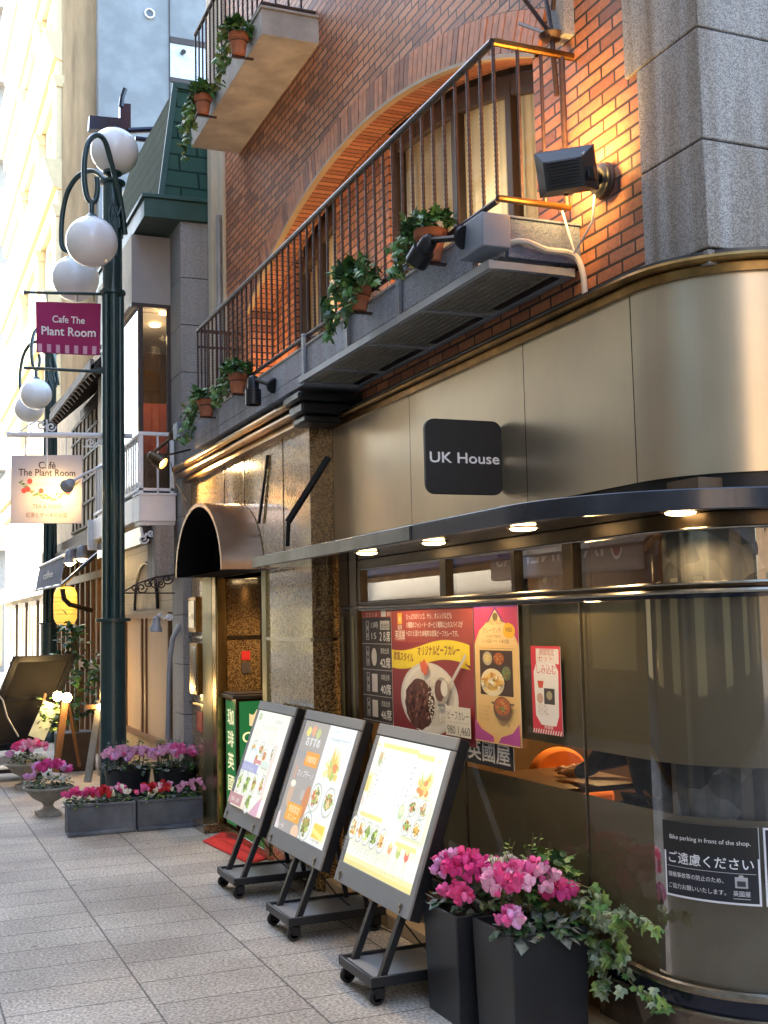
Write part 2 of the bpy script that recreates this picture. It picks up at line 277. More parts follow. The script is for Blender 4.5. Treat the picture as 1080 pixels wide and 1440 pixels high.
TXT = {}
def textmesh(s):
    if s not in TXT:
        cu = bpy.data.curves.new('lettering', 'FONT'); cu.body = s; cu.size = 1; cu.resolution_u = 3
        o = bpy.data.objects.new('lettering', cu); SC.collection.objects.link(o)
        bpy.context.view_layer.update()
        ev = o.evaluated_get(bpy.context.evaluated_depsgraph_get()); me = ev.to_mesh()
        vs = [(v.co.x, v.co.y) for v in me.vertices]; fs = [tuple(p.vertices) for p in me.polygons]
        ev.to_mesh_clear(); bpy.data.objects.remove(o); bpy.data.curves.remove(cu)
        TXT[s] = (vs, fs)
    return TXT[s]
class Art:
    """flat print on a surface: origin O, axes U (right) and W (up) in metres, N out of the surface; map may bend it"""
    def __init__(s, O, U, W, N, e=0, fn=None, step=.00006):
        s.O = V(O); s.U = V(U).normalized(); s.W = V(W).normalized(); s.N = V(N).normalized(); s.e = e; s.k = 0; s.mb = MB(); s.mats = []; s.fn = fn; s.step = step
    def P(s, u, v):
        if s.fn: return s.fn(u, v, s.k * s.step)
        return s.O + s.U * u + s.W * v + s.N * (s.k * s.step)
    def mi(s, col, e=None):
        m = col if isinstance(col, bpy.types.Material) else cm(col, s.e if e is None else e)
        if m not in s.mats: s.mats.append(m)
        return s.mats.index(m)
    def poly(s, pts, col, e=None): s.k += 1; s.mb.poly([s.P(*p) for p in pts], s.mi(col, e))
    def rect(s, u0, v0, u1, v1, col, e=None):
        n = 1 if not s.fn else max(1, int(abs(u1-u0)/.02))
        s.k += 1; mi = s.mi(col, e)
        for q in range(n):
            a = u0+(u1-u0)*q/n; b = u0+(u1-u0)*(q+1)/n
            s.mb.poly([s.P(a, v0), s.P(b, v0), s.P(b, v1), s.P(a, v1)], mi)
    def ell(s, u, v, ru, rv, col, n=22, e=None, jit=0, a0=0, a1=2*pi):
        s.poly([(u+ru*cos(a0+(a1-a0)*q/n)*(1+jit*R.uniform(-1, 1)), v+rv*sin(a0+(a1-a0)*q/n)*(1+jit*R.uniform(-1, 1))) for q in range(n + (a1-a0 < 6.2))], col, e)
    def text(s, t, u, v, h, col, al='c', maxw=None, e=None, rot=0, bold=0, fw=None):
        vs, fs = textmesh(t)
        if not vs: return
        x0 = min(p[0] for p in vs); x1 = max(p[0] for p in vs); sx = h; 
        if maxw and (x1-x0)*h > maxw: sx = maxw/(x1-x0)
        if fw: sx = fw/(x1-x0)
        ox = {'c': -(x0+x1)/2, 'l': -x0, 'r': -x1}[al]; s.k += 1; mi = s.mi(col, e); cr, sr = cos(rot), sin(rot)
        for d in ((0, 0), (bold, 0), (0, bold)) if bold else ((0, 0),):
            i0 = len(s.mb.vs)
            for x, y in vs:
                a, b = (x+ox)*sx + d[0], y*h + d[1]; s.mb.v(s.P(u + a*cr - b*sr, v + a*sr + b*cr))
            for f in fs: s.mb.f([i0+q for q in f], mi)
            s.k += .2
    def build(s, name, parent): return s.mb.build(name, s.mats, parent, smooth=0)

def lamp(kind, loc, energy, col, parent=None, rot=None, size=.05, spot=None, blend=.6):
    l = bpy.data.lights.new('lamp_light', kind); l.energy = energy; l.color = col
    if kind == 'SPOT': l.spot_size = radians(spot); l.spot_blend = blend; l.shadow_soft_size = size
    elif kind == 'AREA': l.size = size
    else: l.shadow_soft_size = size
    o = bpy.data.objects.new('lamp_light', l); SC.collection.objects.link(o)
    if parent: o.parent = parent; o.location = V(loc) - WL[parent.name]
    else: o.location = loc
    if rot is not None: o.rotation_euler = V(rot).to_track_quat('-Z', 'Y').to_euler()
    return o
# ------------------------------------------------------------------ ground
def ground():
    m = brickm('street_slabs', 'YX', .335, .595, .005, ((.55,.485,.40),(.44,.385,.32),(.51,.455,.375),(.48,.425,.355)), (.15,.135,.115), off=(.12, .145), dark=.3, bump=.5, offset=.37)
    n = m.node_tree.nodes; l = m.node_tree.links; b = n['Principled BSDF']; b.inputs['Roughness'].default_value = .75
    tc = n.new('ShaderNodeTexCoord'); v = n.new('ShaderNodeTexNoise'); v.inputs['Scale'].default_value = 72; v.inputs['Detail'].default_value = 3; l.new(tc.outputs['Object'], v.inputs[0])
    cr = n.new('ShaderNodeValToRGB'); cr.color_ramp.elements[0].position = .36; cr.color_ramp.elements[1].position = .62
    cr.color_ramp.elements[0].color = (.52,.51,.50,1); cr.color_ramp.elements[1].color = (1.2,1.2,1.19,1); l.new(v.outputs['Fac'], cr.inputs[0])
    old = b.inputs['Base Color'].links[0].from_socket
    mx = n.new('ShaderNodeMix'); mx.data_type = 'RGBA'; mx.blend_type = 'MULTIPLY'; mx.inputs[0].default_value = 1; l.new(old, mx.inputs[6]); l.new(cr.outputs[0], mx.inputs[7])
    t2 = n.new('ShaderNodeTexNoise'); t2.inputs['Scale'].default_value = 1.1; t2.inputs['Detail'].default_value = 6; l.new(tc.outputs['Object'], t2.inputs[0])
    c2 = n.new('ShaderNodeValToRGB'); c2.color_ramp.elements[0].position = .35; c2.color_ramp.elements[1].position = .65
    c2.color_ramp.elements[0].color = (.72,.70,.68,1); c2.color_ramp.elements[1].color = (1.08,1.08,1.08,1); l.new(t2.outputs['Fac'], c2.inputs[0])
    m2 = n.new('ShaderNodeMix'); m2.data_type = 'RGBA'; m2.blend_type = 'MULTIPLY'; m2.inputs[0].default_value = 1; l.new(mx.outputs[2], m2.inputs[6]); l.new(c2.outputs[0], m2.inputs[7])
    vo = n.new('ShaderNodeTexVoronoi'); vo.inputs['Scale'].default_value = 3.1; l.new(tc.outputs['Object'], vo.inputs[0])
    vc = n.new('ShaderNodeValToRGB'); vc.color_ramp.elements[0].position = .035; vc.color_ramp.elements[1].position = .075; vc.color_ramp.elements[0].color = (.55,.53,.5,1); vc.color_ramp.elements[1].color = (1,1,1,1); l.new(vo.outputs['Distance'], vc.inputs[0])
    m3 = n.new('ShaderNodeMix'); m3.data_type = 'RGBA'; m3.blend_type = 'MULTIPLY'; m3.inputs[0].default_value = 1; l.new(m2.outputs[2], m3.inputs[6]); l.new(vc.outputs[0], m3.inputs[7])
    l.new(m3.outputs[2], b.inputs['Base Color'])
    bp = n.new('ShaderNodeBump'); bp.inputs['Strength'].default_value = .9; bp.inputs['Distance'].default_value = .008; l.new(v.outputs['Fac'], bp.inputs['Height'])
    l.new(b.inputs['Normal'].links[0].from_socket, bp.inputs['Normal']); l.new(bp.outputs[0], b.inputs['Normal'])
    g = MB(); g.poly([(-60,-60,0),(60,-60,0),(60,140,0),(-60,140,0)]); tag(g.build('street', m, smooth=0), kind='structure')
ground()

# ------------------------------------------------------------------ the cafe building
BL = (2.6, 3.2, 0)
bld = thing('cafe_building', BL, 'red brick cafe building with arched balcony window, steel fascia and curved shop window', 'building')
CX, CY = 2.95, 3.55
def fpath(x, y1, xend=5.4, n=16, cx=None, cy=None):
    cx = cx or CX; cy = cy or CY; r = cx - x
    p = [(x, y1), (x, cy)] + [(cx - r*cos(a*pi/2/n), cy - r*sin(a*pi/2/n)) for a in range(1, n+1)]
    return p + [(xend, cy - r)] if xend else p
def band(mb, xo, xi, z0, z1, y1, m=0, xend=5.4):
    a = fpath(xo, y1, xend); b = fpath(xi, y1, xend)
    rows = [[(*p, z0), (*q, z0), (*q, z1), (*p, z1)] for p, q in zip(a, b)]
    i = mb.grid(rows, m, True); mb.f(i[0][::-1], m); mb.f(i[-1], m)
def trace(x, y1, z, xend=5.4): return [(*p, z) for p in fpath(x, y1, xend)]

# brick wall with a segmental arch cut through it
AY, AZ, AR, Y0, Y1 = 6.603, -.612, 5.212, 4.36, 8.846
def az(y, r=AR): return AZ + sqrt(r*r - (y-AY)**2)
mb = MB(); TOPZ = 9.5; XB, XR = 2.6, 2.8
mb.poly([(XB,Y0,2.75),(XB,3.3,2.75),(XB,3.3,TOPZ),(XB,Y0,TOPZ)]); mb.poly([(XB,9.55,2.75),(XB,Y1,2.75),(XB,Y1,TOPZ),(XB,9.55,TOPZ)])
mb.poly([(XB,Y1,2.75),(XB,Y0,2.75),(XB,Y0,3.05),(XB,Y1,3.05)])
N = 40; ys = [Y0 + (Y1-Y0)*k/N for k in range(N+1)]
for a, b in zip(ys, ys[1:]): mb.poly([(XB,b,az(b)),(XB,a,az(a)),(XB,a,TOPZ),(XB,b,TOPZ)])
mb.poly([(XB,9.55,2.75),(XB,9.55,TOPZ),(4,9.55,TOPZ),(4,9.55,2.75)], 1)
for y in (Y0, Y1): mb.poly([(XB,y,3.05),(XR,y,3.05),(XR,y,az(y)),(XB,y,az(y))], 1)
mb.build('brick_wall', [M['brick'], M['brickx']], bld, smooth=0)
mb = MB()
for a, b in zip(ys, ys[1:]): mb.poly([(XB,a,az(a)),(XB,b,az(b)),(XR,b,az(b)),(XR,a,az(a))])
mb.poly([(XB,Y0,3.05),(XB,Y1,3.05),(XR,Y1,3.05),(XR,Y0,3.05)])
mb.build('arch_soffit', M['reveal'], bld)
mb = MB()                                       # brick infill between the two arched windows
for ya, yb in ((6.47, 7.4), (8.3, Y1)):
    mb = MB(); n = 10; yy = [ya + (yb-ya)*k/n for k in range(n+1)]
    for a, b in zip(yy, yy[1:]): mb.poly([(XR,b,3.05),(XR,a,3.05),(XR,a,az(a)),(XR,b,az(b))])
    for y in (ya, yb): mb.poly([(XR,y,3.05),(XR+.1,y,3.05),(XR+.1,y,az(y)),(XR,y,az(y))], 1)
    mb.build('infill_brick', [M['brick'], M['brickx']], bld, smooth=0)
# wedge bricks of the arch
mb = MB(); na = 78; half = math.asin((AY-Y0)/AR) + .012
for k in range(na):
    a0 = -half + 2*half*k/na; a1 = -half + 2*half*(k+1)/na - .0011; x = XB - .012 - R.uniform(0, .003)
    pts = [(x, AY+r*sin(a), AZ+r*cos(a)) for r, a in ((AR+.005,a0),(AR+.005,a1),(AR+.19,a1),(AR+.19,a0))]
    mb.prism(pts, (.03,0,0), R.choice((0,0,1,2)))
v2 = mat('brick_voussoir_dark', (.23,.09,.055), .55, var=.35, scale=14, bump=.4); v3 = mat('brick_voussoir_orange', (.42,.17,.085), .55, var=.35, scale=14, bump=.4)
mb.build('arch_brick_course', [M['voussoir'], v2, v3], bld, bevel=.002, smooth=0)
mb = MB(); st = [-half + 2*half*k/60 for k in range(61)]
mb.grid([[(XB-.004,AY+r*sin(a),AZ+r*cos(a)) for r in (AR, AR+.195)] for a in st]); mb.build('arch_mortar', M['mortar'], bld)
mb = MB(); rows = []
for a in st: rows.append([(x,AY+r*sin(a),AZ+r*cos(a)) for x, r in ((XB-.022,AR-.013),(XB-.022,AR+.005),(XB+.02,AR+.005),(XB+.02,AR-.013))])
mb.grid(rows, 0, True); mb.build('arch_trim', M['archtrim'], bld)
# french windows in the recess
def translucent(m):
    n = m.node_tree.nodes; l = m.node_tree.links
    if 'Translucent BSDF' in n: return
    t = n.new('ShaderNodeBsdfTranslucent'); b = n['Principled BSDF']; a = n.new('ShaderNodeAddShader'); l.new(b.inputs['Base Color'].links[0].from_socket, t.inputs[0]); mx = n.new('ShaderNodeMixShader'); mx.inputs[0].default_value = .4
    l.new(b.outputs[0], mx.inputs[1]); l.new(t.outputs[0], mx.inputs[2]); l.new(mx.outputs[0], n['Material Output'].inputs[0])
def fwindow(ya, yb, stiles):
    x = XR + .03
    fr = MB()
    ztop = lambda y: az(y) - .02
    yy = [ya + (yb-ya)*k/12 for k in range(13)]
    for a, b in zip(yy, yy[1:]): fr.prism([(x,a,ztop(a)-.11),(x,b,ztop(b)-.11),(x,b,ztop(b)),(x,a,ztop(a))], (.05,0,0))
    for y in [ya+.03, yb-.03] + stiles: fr.box(x-.004, x+.055, y-.03, y+.03, 3.05, ztop(y)-.05)
    fr.box(x-.002, x+.052, ya, yb, 3.05, 3.25)
    f = fr.build('window', M['dkframe'], bld, bevel=.004)
    g = MB(); g.grid([[(x+.03,y,3.2),(x+.03,y,ztop(y)-.1)] for y in yy]); g.build('pane', M['glass2'], f)
    c = MB(); n = 160; rows = []
    for k in range(n+1):
        y = ya + (yb-ya)*k/n; d = .016*sin(k*.9) + .010*sin(k*.37+1)
        rows.append([(x+.10+d, y, 3.1), (x+.10+d*.8, y, ztop(max(ya,min(yb,y)))-.04)])
    c.grid(rows); c_ = c.build('curtain', M['curtain'], f, smooth=80)
    for mt_ in c_.data.materials: translucent(mt_)
    lb = MB(); lb.sphere((x+.42, (ya+yb)/2, 4.1), .03, 10); lb.build('curtain_fill_lamp', M['lampw'], f); lamp('POINT', (x+.36, (ya+yb)/2, 3.75), 3.2, (1,.84,.58), f, size=.3)  # unseen lamp added behind the curtain to make it glow
    bk = MB(); bk.box(x+.46, x+.468, ya-.1, yb+.1, 3.0, 4.75); bk.build('room_backing', M['intwall'], f)
fwindow(Y0+.02, 6.47, [5.0, 5.62]); fwindow(7.4, 8.3, [7.85])
# stone pier at the corner, one part per course side
st_ = MB(); zs = [2.86, 3.251, 3.659, 4.067, 4.475, 4.883]
wid = [3.578, 3.578, 3.656, 3.578, 3.656, 3.578]
for k, z in enumerate(zs):
    z1 = (zs[k+1] if k < 5 else 9.5) - .006
    st_.box(2.586, 3.95, 3.21, wid[k], z, z1); st_.box(3.956, 5.4, 3.21, 3.6, z, z1)
st_.box(2.589, 2.64, 3.213, 3.578, 2.8, 2.853); st_.box(2.646, 5.4, 3.213, 3.578, 2.8, 2.853)
st_.build('stone_pier', M['stone'], bld, bevel=.005)
mb = MB(); mb.box(2.61, 5.3, 3.23, 3.57, 2.8, 9.4); mb.build('pier_core', M['mortar'], bld)
mb = MB(); mb.box(2.575, 2.66, 9.552, 9.70, 2.9, 9.4); mb.box(2.52, 2.6, 9.72, 9.86, 2.9, 9.4); mb.build('corner_pilaster', M['panelbeige'], bld, bevel=.006)
mb = MB(); mb.tube([(2.55,9.60,3.1),(2.55,9.60,5.1)], .022); mb.build('downpipe', M['paleframe'], bld)

# steel fascia in four panels, the last one bent round the corner
def fascia(y0, y1, arc=False):
    mb = MB()
    if arc: pa = [(2.5, y1-.003)] + fpath(2.5, CY)[1:]
    else: pa = [(2.5, y1-.003), (2.5, y0+.003)]
    rows = []
    for k, p in enumerate(pa): rows.append([(p[0], p[1], 2.075), (p[0], p[1], 2.80)])
    mb.grid(rows); return mb.build('fascia_panel', M['fascia'], bld, smooth=30)
fascia(5.575, 6.745); fascia(4.361, 5.575); fascia(3.56, 4.361); fascia(3.56, 3.56, True)
mb = MB(); band(mb, 2.512, 2.56, 1.96, 2.795, 6.745); mb.build('fascia_core', M['black'], bld)
mb = MB(); mb.tube(trace(2.468, 6.75, 2.822), .016, 8); b_ = mb.build('brass_cornice', M['brass'], bld)
mb = MB(); band(mb, 2.482, 2.62, 2.772, 2.806, 6.75); mb.build('cornice_band', M['brass'], bld)
mb = MB(); band(mb, 2.475, 2.62, 2.838, 2.85, 6.75); mb.build('cornice_flashing', M['canopyedge'], bld)

# canopy over the shop window
cA_, cB_, gP = (fpath(q, 7.14, cx=2.9, cy=3.85) for q in (2.1, 2.135, 2.135)); gP = fpath(2.515, 7.14)
mb = MB(); i = mb.grid([[(*p, 1.94), (*q, 1.94), (*q, 2.012), (*p, 2.012)] for p, q in zip(cA_, cB_)], 0, True); mb.f(i[0][::-1]); mb.f(i[-1]); can = mb.build('canopy', M['canopy'], bld, bevel=.004)
mb = MB(); mb.box(2.092, 2.1, 4.7, 7.142, 1.946, 2.006); mb.box(2.1, 2.34, 7.14, 7.15, 1.946, 2.006)
mb.build('canopy_edge', M['canopyedge'], can)
mb = MB(); mb.grid([[(*p, 1.945), (*q, 1.945)] for p, q in zip(cB_, gP)]); mb.build('canopy_soffit', M['soffit'], can)
mb = MB(); mb.grid([[(*p, 1.99), (*q, 1.99)] for p, q in zip(cB_, gP)]); mb.build('canopy_top', M['black'], can)
def downlight(x, y, z, parent, e=3.2):
    mb = MB(); mb.lathe([(.0001,-.013),(.030,-.012),(.048,-.009),(.055,-.001)], (x,y,z), 20, 0); mb.lathe([(.056,-.003),(.066,-.003),(.068,.001),(.056,.001)], (x,y,z), 20, 1)
    o = mb.build('downlight', [M['lampw'], M['brass']], parent)
    lamp('SPOT', (x, y, z-.03), e, (1,.70,.36), parent, (0,0,-1), .03, 150, .8)
for px, py in ((516,779),(610,765),(736,745),(957,723)): p = onz(px, py, 1.936); downlight(p.x, p.y, 1.944, can, 2.2)
# transom lights, rails, large panes
def glassband(name, xo, z0, z1, y1, mt, parent=bld, thick=0):
    mb = MB(); mb.grid([[(*p, z0), (*p, z1)] for p in fpath(xo, y1)]); return mb.build(name, mt, parent, smooth=60)
tr = MB(); band(tr, 2.488, 2.54, 1.885, 1.944, 6.36); band(tr, 2.488, 2.54, 1.684, 1.704, 6.36)
for y0, y1 in ((6.29,6.36),(5.16,5.23),(4.47,4.505),(4.0,4.08)): tr.box(2.485, 2.55, y0, y1, 1.70, 1.89)
tro = tr.build('transom_frame', M['frame'], bld, bevel=.003)
glassband('transom_pane', 2.508, 1.70, 1.89, 6.3, M['glasst'], tro)
mb = MB(); mb.tube(trace(2.484, 6.6, 1.672), .010, 8); mb.tube(trace(2.484, 6.36, 1.700), .006, 8); mb.tube(trace(2.485, 6.3, 1.888), .005, 8); mb.build('steel_rail', M['frames'], bld)
mb = MB(); band(mb, 2.486, 2.54, 1.650, 1.684, 6.6); mb.build('rail_band', M['navy'], bld)
mb = MB(); mb.poly([(2.5,6.34,.33),(2.5,CY,.33),(2.5,CY,1.655),(2.5,6.34,1.655)]); sw = mb.build('shop_window', M['glass'], bld, smooth=0)
mb = MB(); mb.grid([[(*p, .33), (*p, 1.655)] for p in fpath(2.5, CY, n=28)[1:]]); mb.build('curved_pane', M['glassc'], sw, smooth=60)
for y in (3.975, 5.02): mb = MB(); mb.box(2.494, 2.506, y, y+.006, .33, 1.65); mb.build('pane_joint', M['frames'], sw)
mb = MB(); mb.box(2.48, 2.56, 6.34, 6.46, 0.05, 1.985); mb.box(2.49, 2.58, 6.5, 6.66, 0.05, 1.985); mb.box(2.53, 2.58, 6.46, 6.5, .05, 1.985); mb.build('window_jamb', M['frame'], bld, bevel=.004)
mb = MB()
for y in (6.40, 6.58): mb.box(2.475, 2.482, y-.015, y+.015, 1.0, 1.62)
mb.build('jamb_strip', M['olive'], bld)
mb = MB(); mb.tube(trace(2.478, 6.34, .335), .016, 8); mb.tube(trace(2.472, 6.34, .262), .008, 8); mb.build('base_rail', M['frames'], sw)
mb = MB(); band(mb, 2.482, 2.56, .255, .33, 6.34); mb.build('base_band', M['navy'], sw)
mb = MB(); band(mb, 2.535, 2.75, 0.002, .256, 4.0); mb.build('marble_plinth', M['marbleb'], bld)
mb = MB(); mb.box(2.56, 2.75, 4.0, 6.7, .002, .256); mb.build('window_plinth', M['wood'], bld)
mb = MB(); mb.box(2.40, 2.565, 3.78, 6.74, .002, .075); mb.build('stone_step', M['beige'], bld, bevel=.006)
# films stuck behind the panes, marble column inside the bend
for z0, z1 in ((1.075, 1.648), (.335, .90)):
    mb = MB(); mb.grid([[(*p, z0), (*p, z1)] for p in fpath(2.522, 6.3)]); mb.build('privacy_film', M['film'], sw, smooth=60)
mb = MB(); rows = []
for k in range(64):
    a = radians(4) + radians(170)*k/63; r = .385 + .012*abs(sin(k*.75)) 
    rows.append([(CX - r*cos(a), CY - r*sin(a), .05), (CX - r*cos(a), CY - r*sin(a), 1.98)])
mb.grid(rows); mb.build('marble_column', M['marble'], bld, smooth=20)
mb = MB(); mb.box(2.62, 6.0, 3.3, 6.7, .255, .275); mb.build('dining_floor', M['wood'], bld)
mb = MB(); mb.box(2.53, 6.2, 3.25, 9.1, 2.0, 2.06); mb.box(6.0, 6.1, 3.2, 9.5, 0, 2.0); mb.box(2.62, 6.0, 6.7, 6.8, 0, 2.0); mb.box(3.4, 6.0, 3.24, 3.3, 0, 2.0); mb.build('dining_room_shell', M['intwall'], bld)
mb = MB(); mb.box(3.3, 7.5, 3.62, 9.54, 2.07, 9.3); mb.build('building_core', M['intwall'], bld)
for y, x in ((4.9, 4.2), (5.6, 3.6)):
    mb = MB(); mb.tube([(x,y,1.99),(x,y,1.72)], .006, 6, 1); mb.lathe([(.02,.10),(.06,.06),(.09,0),(.085,0),(.05,.05)], (x,y,1.62), 16, 1); mb.sphere((x,y,1.65), .035, 12, 0)
    mb.build('fill_pendant', [M['amber'], M['brass']], bld); lamp('POINT', (x,y,1.60), 8, (1,.62,.28), bld, size=.05)  # unseen pendants added to light the dining room

# entrance portal in polished granite, reflection and shade put into its two tones
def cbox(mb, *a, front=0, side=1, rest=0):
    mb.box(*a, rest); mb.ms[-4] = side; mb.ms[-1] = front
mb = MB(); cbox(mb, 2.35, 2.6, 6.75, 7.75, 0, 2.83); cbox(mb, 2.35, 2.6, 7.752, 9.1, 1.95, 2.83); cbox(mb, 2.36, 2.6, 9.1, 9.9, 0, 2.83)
por = mb.build('entrance_portal', [M['granite_lit'], M['granited']], bld, bevel=.004)
mb = MB(); mb.box(2.335, 2.36, 7.66, 7.76, .05, 1.95); mb.build('portal_jamb', M['olive'], por)
mb = MB(); mb.box(2.33, 2.42, 9.10, 9.42, .05, 1.97, 0); mb.box(2.328, 2.42, 8.97, 9.098, .05, 1.97, 1); mb.build('gilded_column', [M['olive'], M['gold']], por, bevel=.012)
mb = MB()
for y0, y1 in ((6.745, 7.66), (9.43, 9.9)): mb.box(2.335, 2.352, y0, y1, 1.478, 1.498)
mb.box(2.35, 2.6, 6.735, 6.75, 1.478, 1.498); mb.box(2.335, 2.352, 9.43, 9.9, .93, .95); mb.build('portal_trim', M['frames'], por)
for y, z0, z1 in ((9.52,1.02,1.44),(9.56,1.53,1.82)):
    mb = MB(); mb.box(2.31, 2.36, y, y+.26, z0, z1); mb.box(2.305, 2.311, y+.03, y+.23, z0+.03, z1-.03, 1); mb.build('display_case', [M['brass'], M['frames']], por, bevel=.004)
mb = MB(); mb.box(2.345, 2.352, 9.5, 9.7, .72, .88); mb.build('red_notice', cm((.45,.03,.03)), por)
mb = MB(); mb.box(2.425, 2.95, 9.075, 9.2, .06, 1.948); mb.box(2.76, 2.95, 7.76, 9.1, .06, 1.95); mb.box(2.36, 2.76, 7.75, 7.80, .06, 1.95); rw = mb.build('vestibule_wall', M['granite'], por)
mb = MB(); mb.box(2.43, 2.715, 9.06, 9.075, 1.475, 1.50); mb.box(2.715, 2.758, 9.05, 9.075, .06, 1.945); mb.box(2.735, 2.76, 8.2, 8.25, .06, 1.95); mb.build('vestibule_frame', M['frame'], por)
mb = MB(); mb.box(2.56, 2.63, 9.068, 9.075, 1.305, 1.375); mb.box(2.56, 2.63, 9.066, 9.075, 1.20, 1.285, 1); mb.build('door_sticker', [cm((.65,.02,.02)), cm((.08,.06,.05))], por)
mb = MB(); mb.box(2.34, 2.95, 7.76, 9.2, 1.95, 1.97); vs_ = mb.build('vestibule_ceiling', M['soffit'], por)
mb = MB(); mb.box(2.36, 2.95, 7.76, 9.1, .002, .06); mb.build('entrance_step', M['granited'], por, bevel=.006)
mb = MB(); mb.box(2.22, 2.36, 8.97, 9.45, .002, .07); mb.build('column_foot', M['granited'], por, bevel=.006)
for px, py in ((353,815),(393,809)):
    p = onz(px, py, 1.95); downlight(p.x, p.y, 1.95, por, 5)
mb = MB(); mb.box(2.30, 2.35, 7.16, 7.95, 1.945, 1.985); mb.build('portal_canopy', M['navy'], por)
# dark rods and joints on the portal face
mb = MB(); mb.bar(onx(462,643,2.325), onx(405,734,2.14), .03, .03); mb.bar(onx(405,734,2.14), onx(403.5,768,2.14), .025); mb.build('canopy_stay', M['black'], por); mb = MB(); mb.bar(onx(376,640,2.34), onx(364,736,2.33), .018); mb.build('canopy_stay', M['black'], por)
mb = MB(); mb.box(2.346, 2.352, 8.20, 8.22, 2.3, 2.83); mb.box(2.346, 2.352, 8.75, 8.77, 2.3, 2.83); mb.box(2.346, 2.352, 7.28, 7.286, 2.06, 2.83); mb.build('granite_joint', M['frame'], por)
# barrel hood
hd = MB(); rows = []; n = 36; cy, hw, hz, z0 = 8.43, .70, .515, 1.962
for k in range(n+1):
    a = pi*k/n
    o_ = (cy-hw*cos(a), z0+hz*sin(a)); i_ = (cy-(hw-.028)*cos(a), z0+(hz-.028)*sin(a))
    rows.append([(2.05,*i_),(2.05,*o_),(2.345,*o_),(2.345,*i_)])
ix = hd.grid(rows, 0, True)
hmat = mat('hood_copper_enamel', (.42,.27,.17), .26, .75, var=.1, scale=3, coat=.15)
hood = hd.build('entrance_hood', hmat, bld, smooth=50)
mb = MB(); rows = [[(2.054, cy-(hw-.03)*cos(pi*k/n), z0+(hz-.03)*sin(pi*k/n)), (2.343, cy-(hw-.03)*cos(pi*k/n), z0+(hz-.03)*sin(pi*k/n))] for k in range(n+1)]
mb.grid(rows); mb.poly([(2.335, cy-(hw-.03)*cos(pi*k/n), z0+(hz-.03)*sin(pi*k/n)) for k in range(n+1)]); mb.poly([(2.1,cy-hw+.03,z0),(2.34,cy-hw+.03,z0),(2.34,cy+hw-.03,z0),(2.1,cy+hw-.03,z0)]); mb.build('hood_shade_lining', mat('black_shade_lining', (.006,.006,.006), .95, spec=.1), hood)  # black lining, back and floor sheets stand for the shade inside the hood
# brass rails above the portal and the black capital
mb = MB()
mb.tube([(2.25,6.6,2.93),(2.25,10.0,2.93)], .030, 12); mb.tube([(2.262,6.6,2.862),(2.262,9.9,2.862)], .027, 12); mb.box(2.285, 2.36, 6.7, 9.85, 2.80, 2.84)
mb.tube([(2.25,9.96,2.93),(2.25,10.0,2.93)], .034, 12); mb.build('brass_handrail', M['brass'], bld)
mb = MB(); mb.box(2.3, 2.6, 6.7, 9.6, 2.84, 2.98); mb.build('portal_coping', M['bronze'], bld)
mb = MB(); mb.box(2.19, 2.6, 6.47, 6.78, 2.90, 2.955); mb.box(2.22, 2.6, 6.5, 6.75, 2.83, 2.90); mb.box(2.25, 2.6, 6.53, 6.77, 2.78, 2.83); mb.build('capital', M['black'], bld, bevel=.015)

# ------------------------------------------------------------------ balconies
mb = MB(); mb.box(2.21, 2.6, 6.42, 9.12, 2.985, 3.05); mb.box(2.24, 2.6, 4.06, 6.42, 3.045, 3.06)
bal = mb.build('balcony', M['slab'], bld)
mb = MB(); mb.box(2.21, 2.24, 6.425, 9.12, 3.052, 3.2); mb.box(2.212, 2.24, 4.25, 6.42, 3.045, 3.2); mb.build('trough_face', M['slab'], bal, bevel=.004)
mb = MB(); mb.box(2.205, 2.25, 4.25, 9.12, 3.2, 3.212); mb.build('trough_lip', M['conc'], bal)
ep = mat('blue_grey_textured_paint', (.10,.13,.20), .55, var=.12, scale=30, bump=.9, bscale=110)
mb = MB(); mb.box(2.26, 2.6, 4.03, 4.06, 3.035, 3.195); mb.box(2.24, 2.6, 4.022, 4.07, 3.196, 3.207); mb.build('end_panel', ep, bal, bevel=.003)
mb = MB(); mb.box(2.13, 2.258, 4.0, 4.22, 3.06, 3.2); mb.build('junction_box', M['boxgrey'], bal, bevel=.006)
mb = MB(); mb.box(2.07, 2.21, 9.13, 9.28, 3.07, 3.2); mb.build('end_box', M['boxgrey'], bal, bevel=.006)
# walkway grating under the near half
fr = MB(); fr.box(2.175, 2.20, 4.04, 6.42, 2.985, 3.02); fr.box(2.545, 2.575, 4.04, 6.42, 2.985, 3.02)
for y in (4.04, 4.72, 5.40, 6.02, 6.40): fr.box(2.2, 2.545, y, y+.025, 2.987, 3.018)
gf = fr.build('grating_frame', M['paleframe'], bal)
mb = MB(); k = 0
y = 4.07
while y < 6.4: mb.box(2.2, 2.545, y, y+.0025, 2.996, 3.010); y += .034
for q in range(9): mb.box(2.235+q*.036, 2.238+q*.036, 4.06, 6.4, 2.994, 3.014)
for y in (4.1, 4.78, 5.46, 6.08): mb.box(2.50, 2.535, y, y+.52 if y < 6 else y+.3, 2.990, 2.993, 1)
mb.build('grating_mesh', [M['grate'], M['black']], bal, smooth=0)
for y in (4.99, 5.68, 6.39):
    mb = MB(); mb.box(2.19, 2.206, y-.018, y+.018, 3.0, 3.26); mb.box(2.19, 2.30, y-.018, y+.018, 3.262, 3.274); mb.build('strap', M['paleframe'], bal)
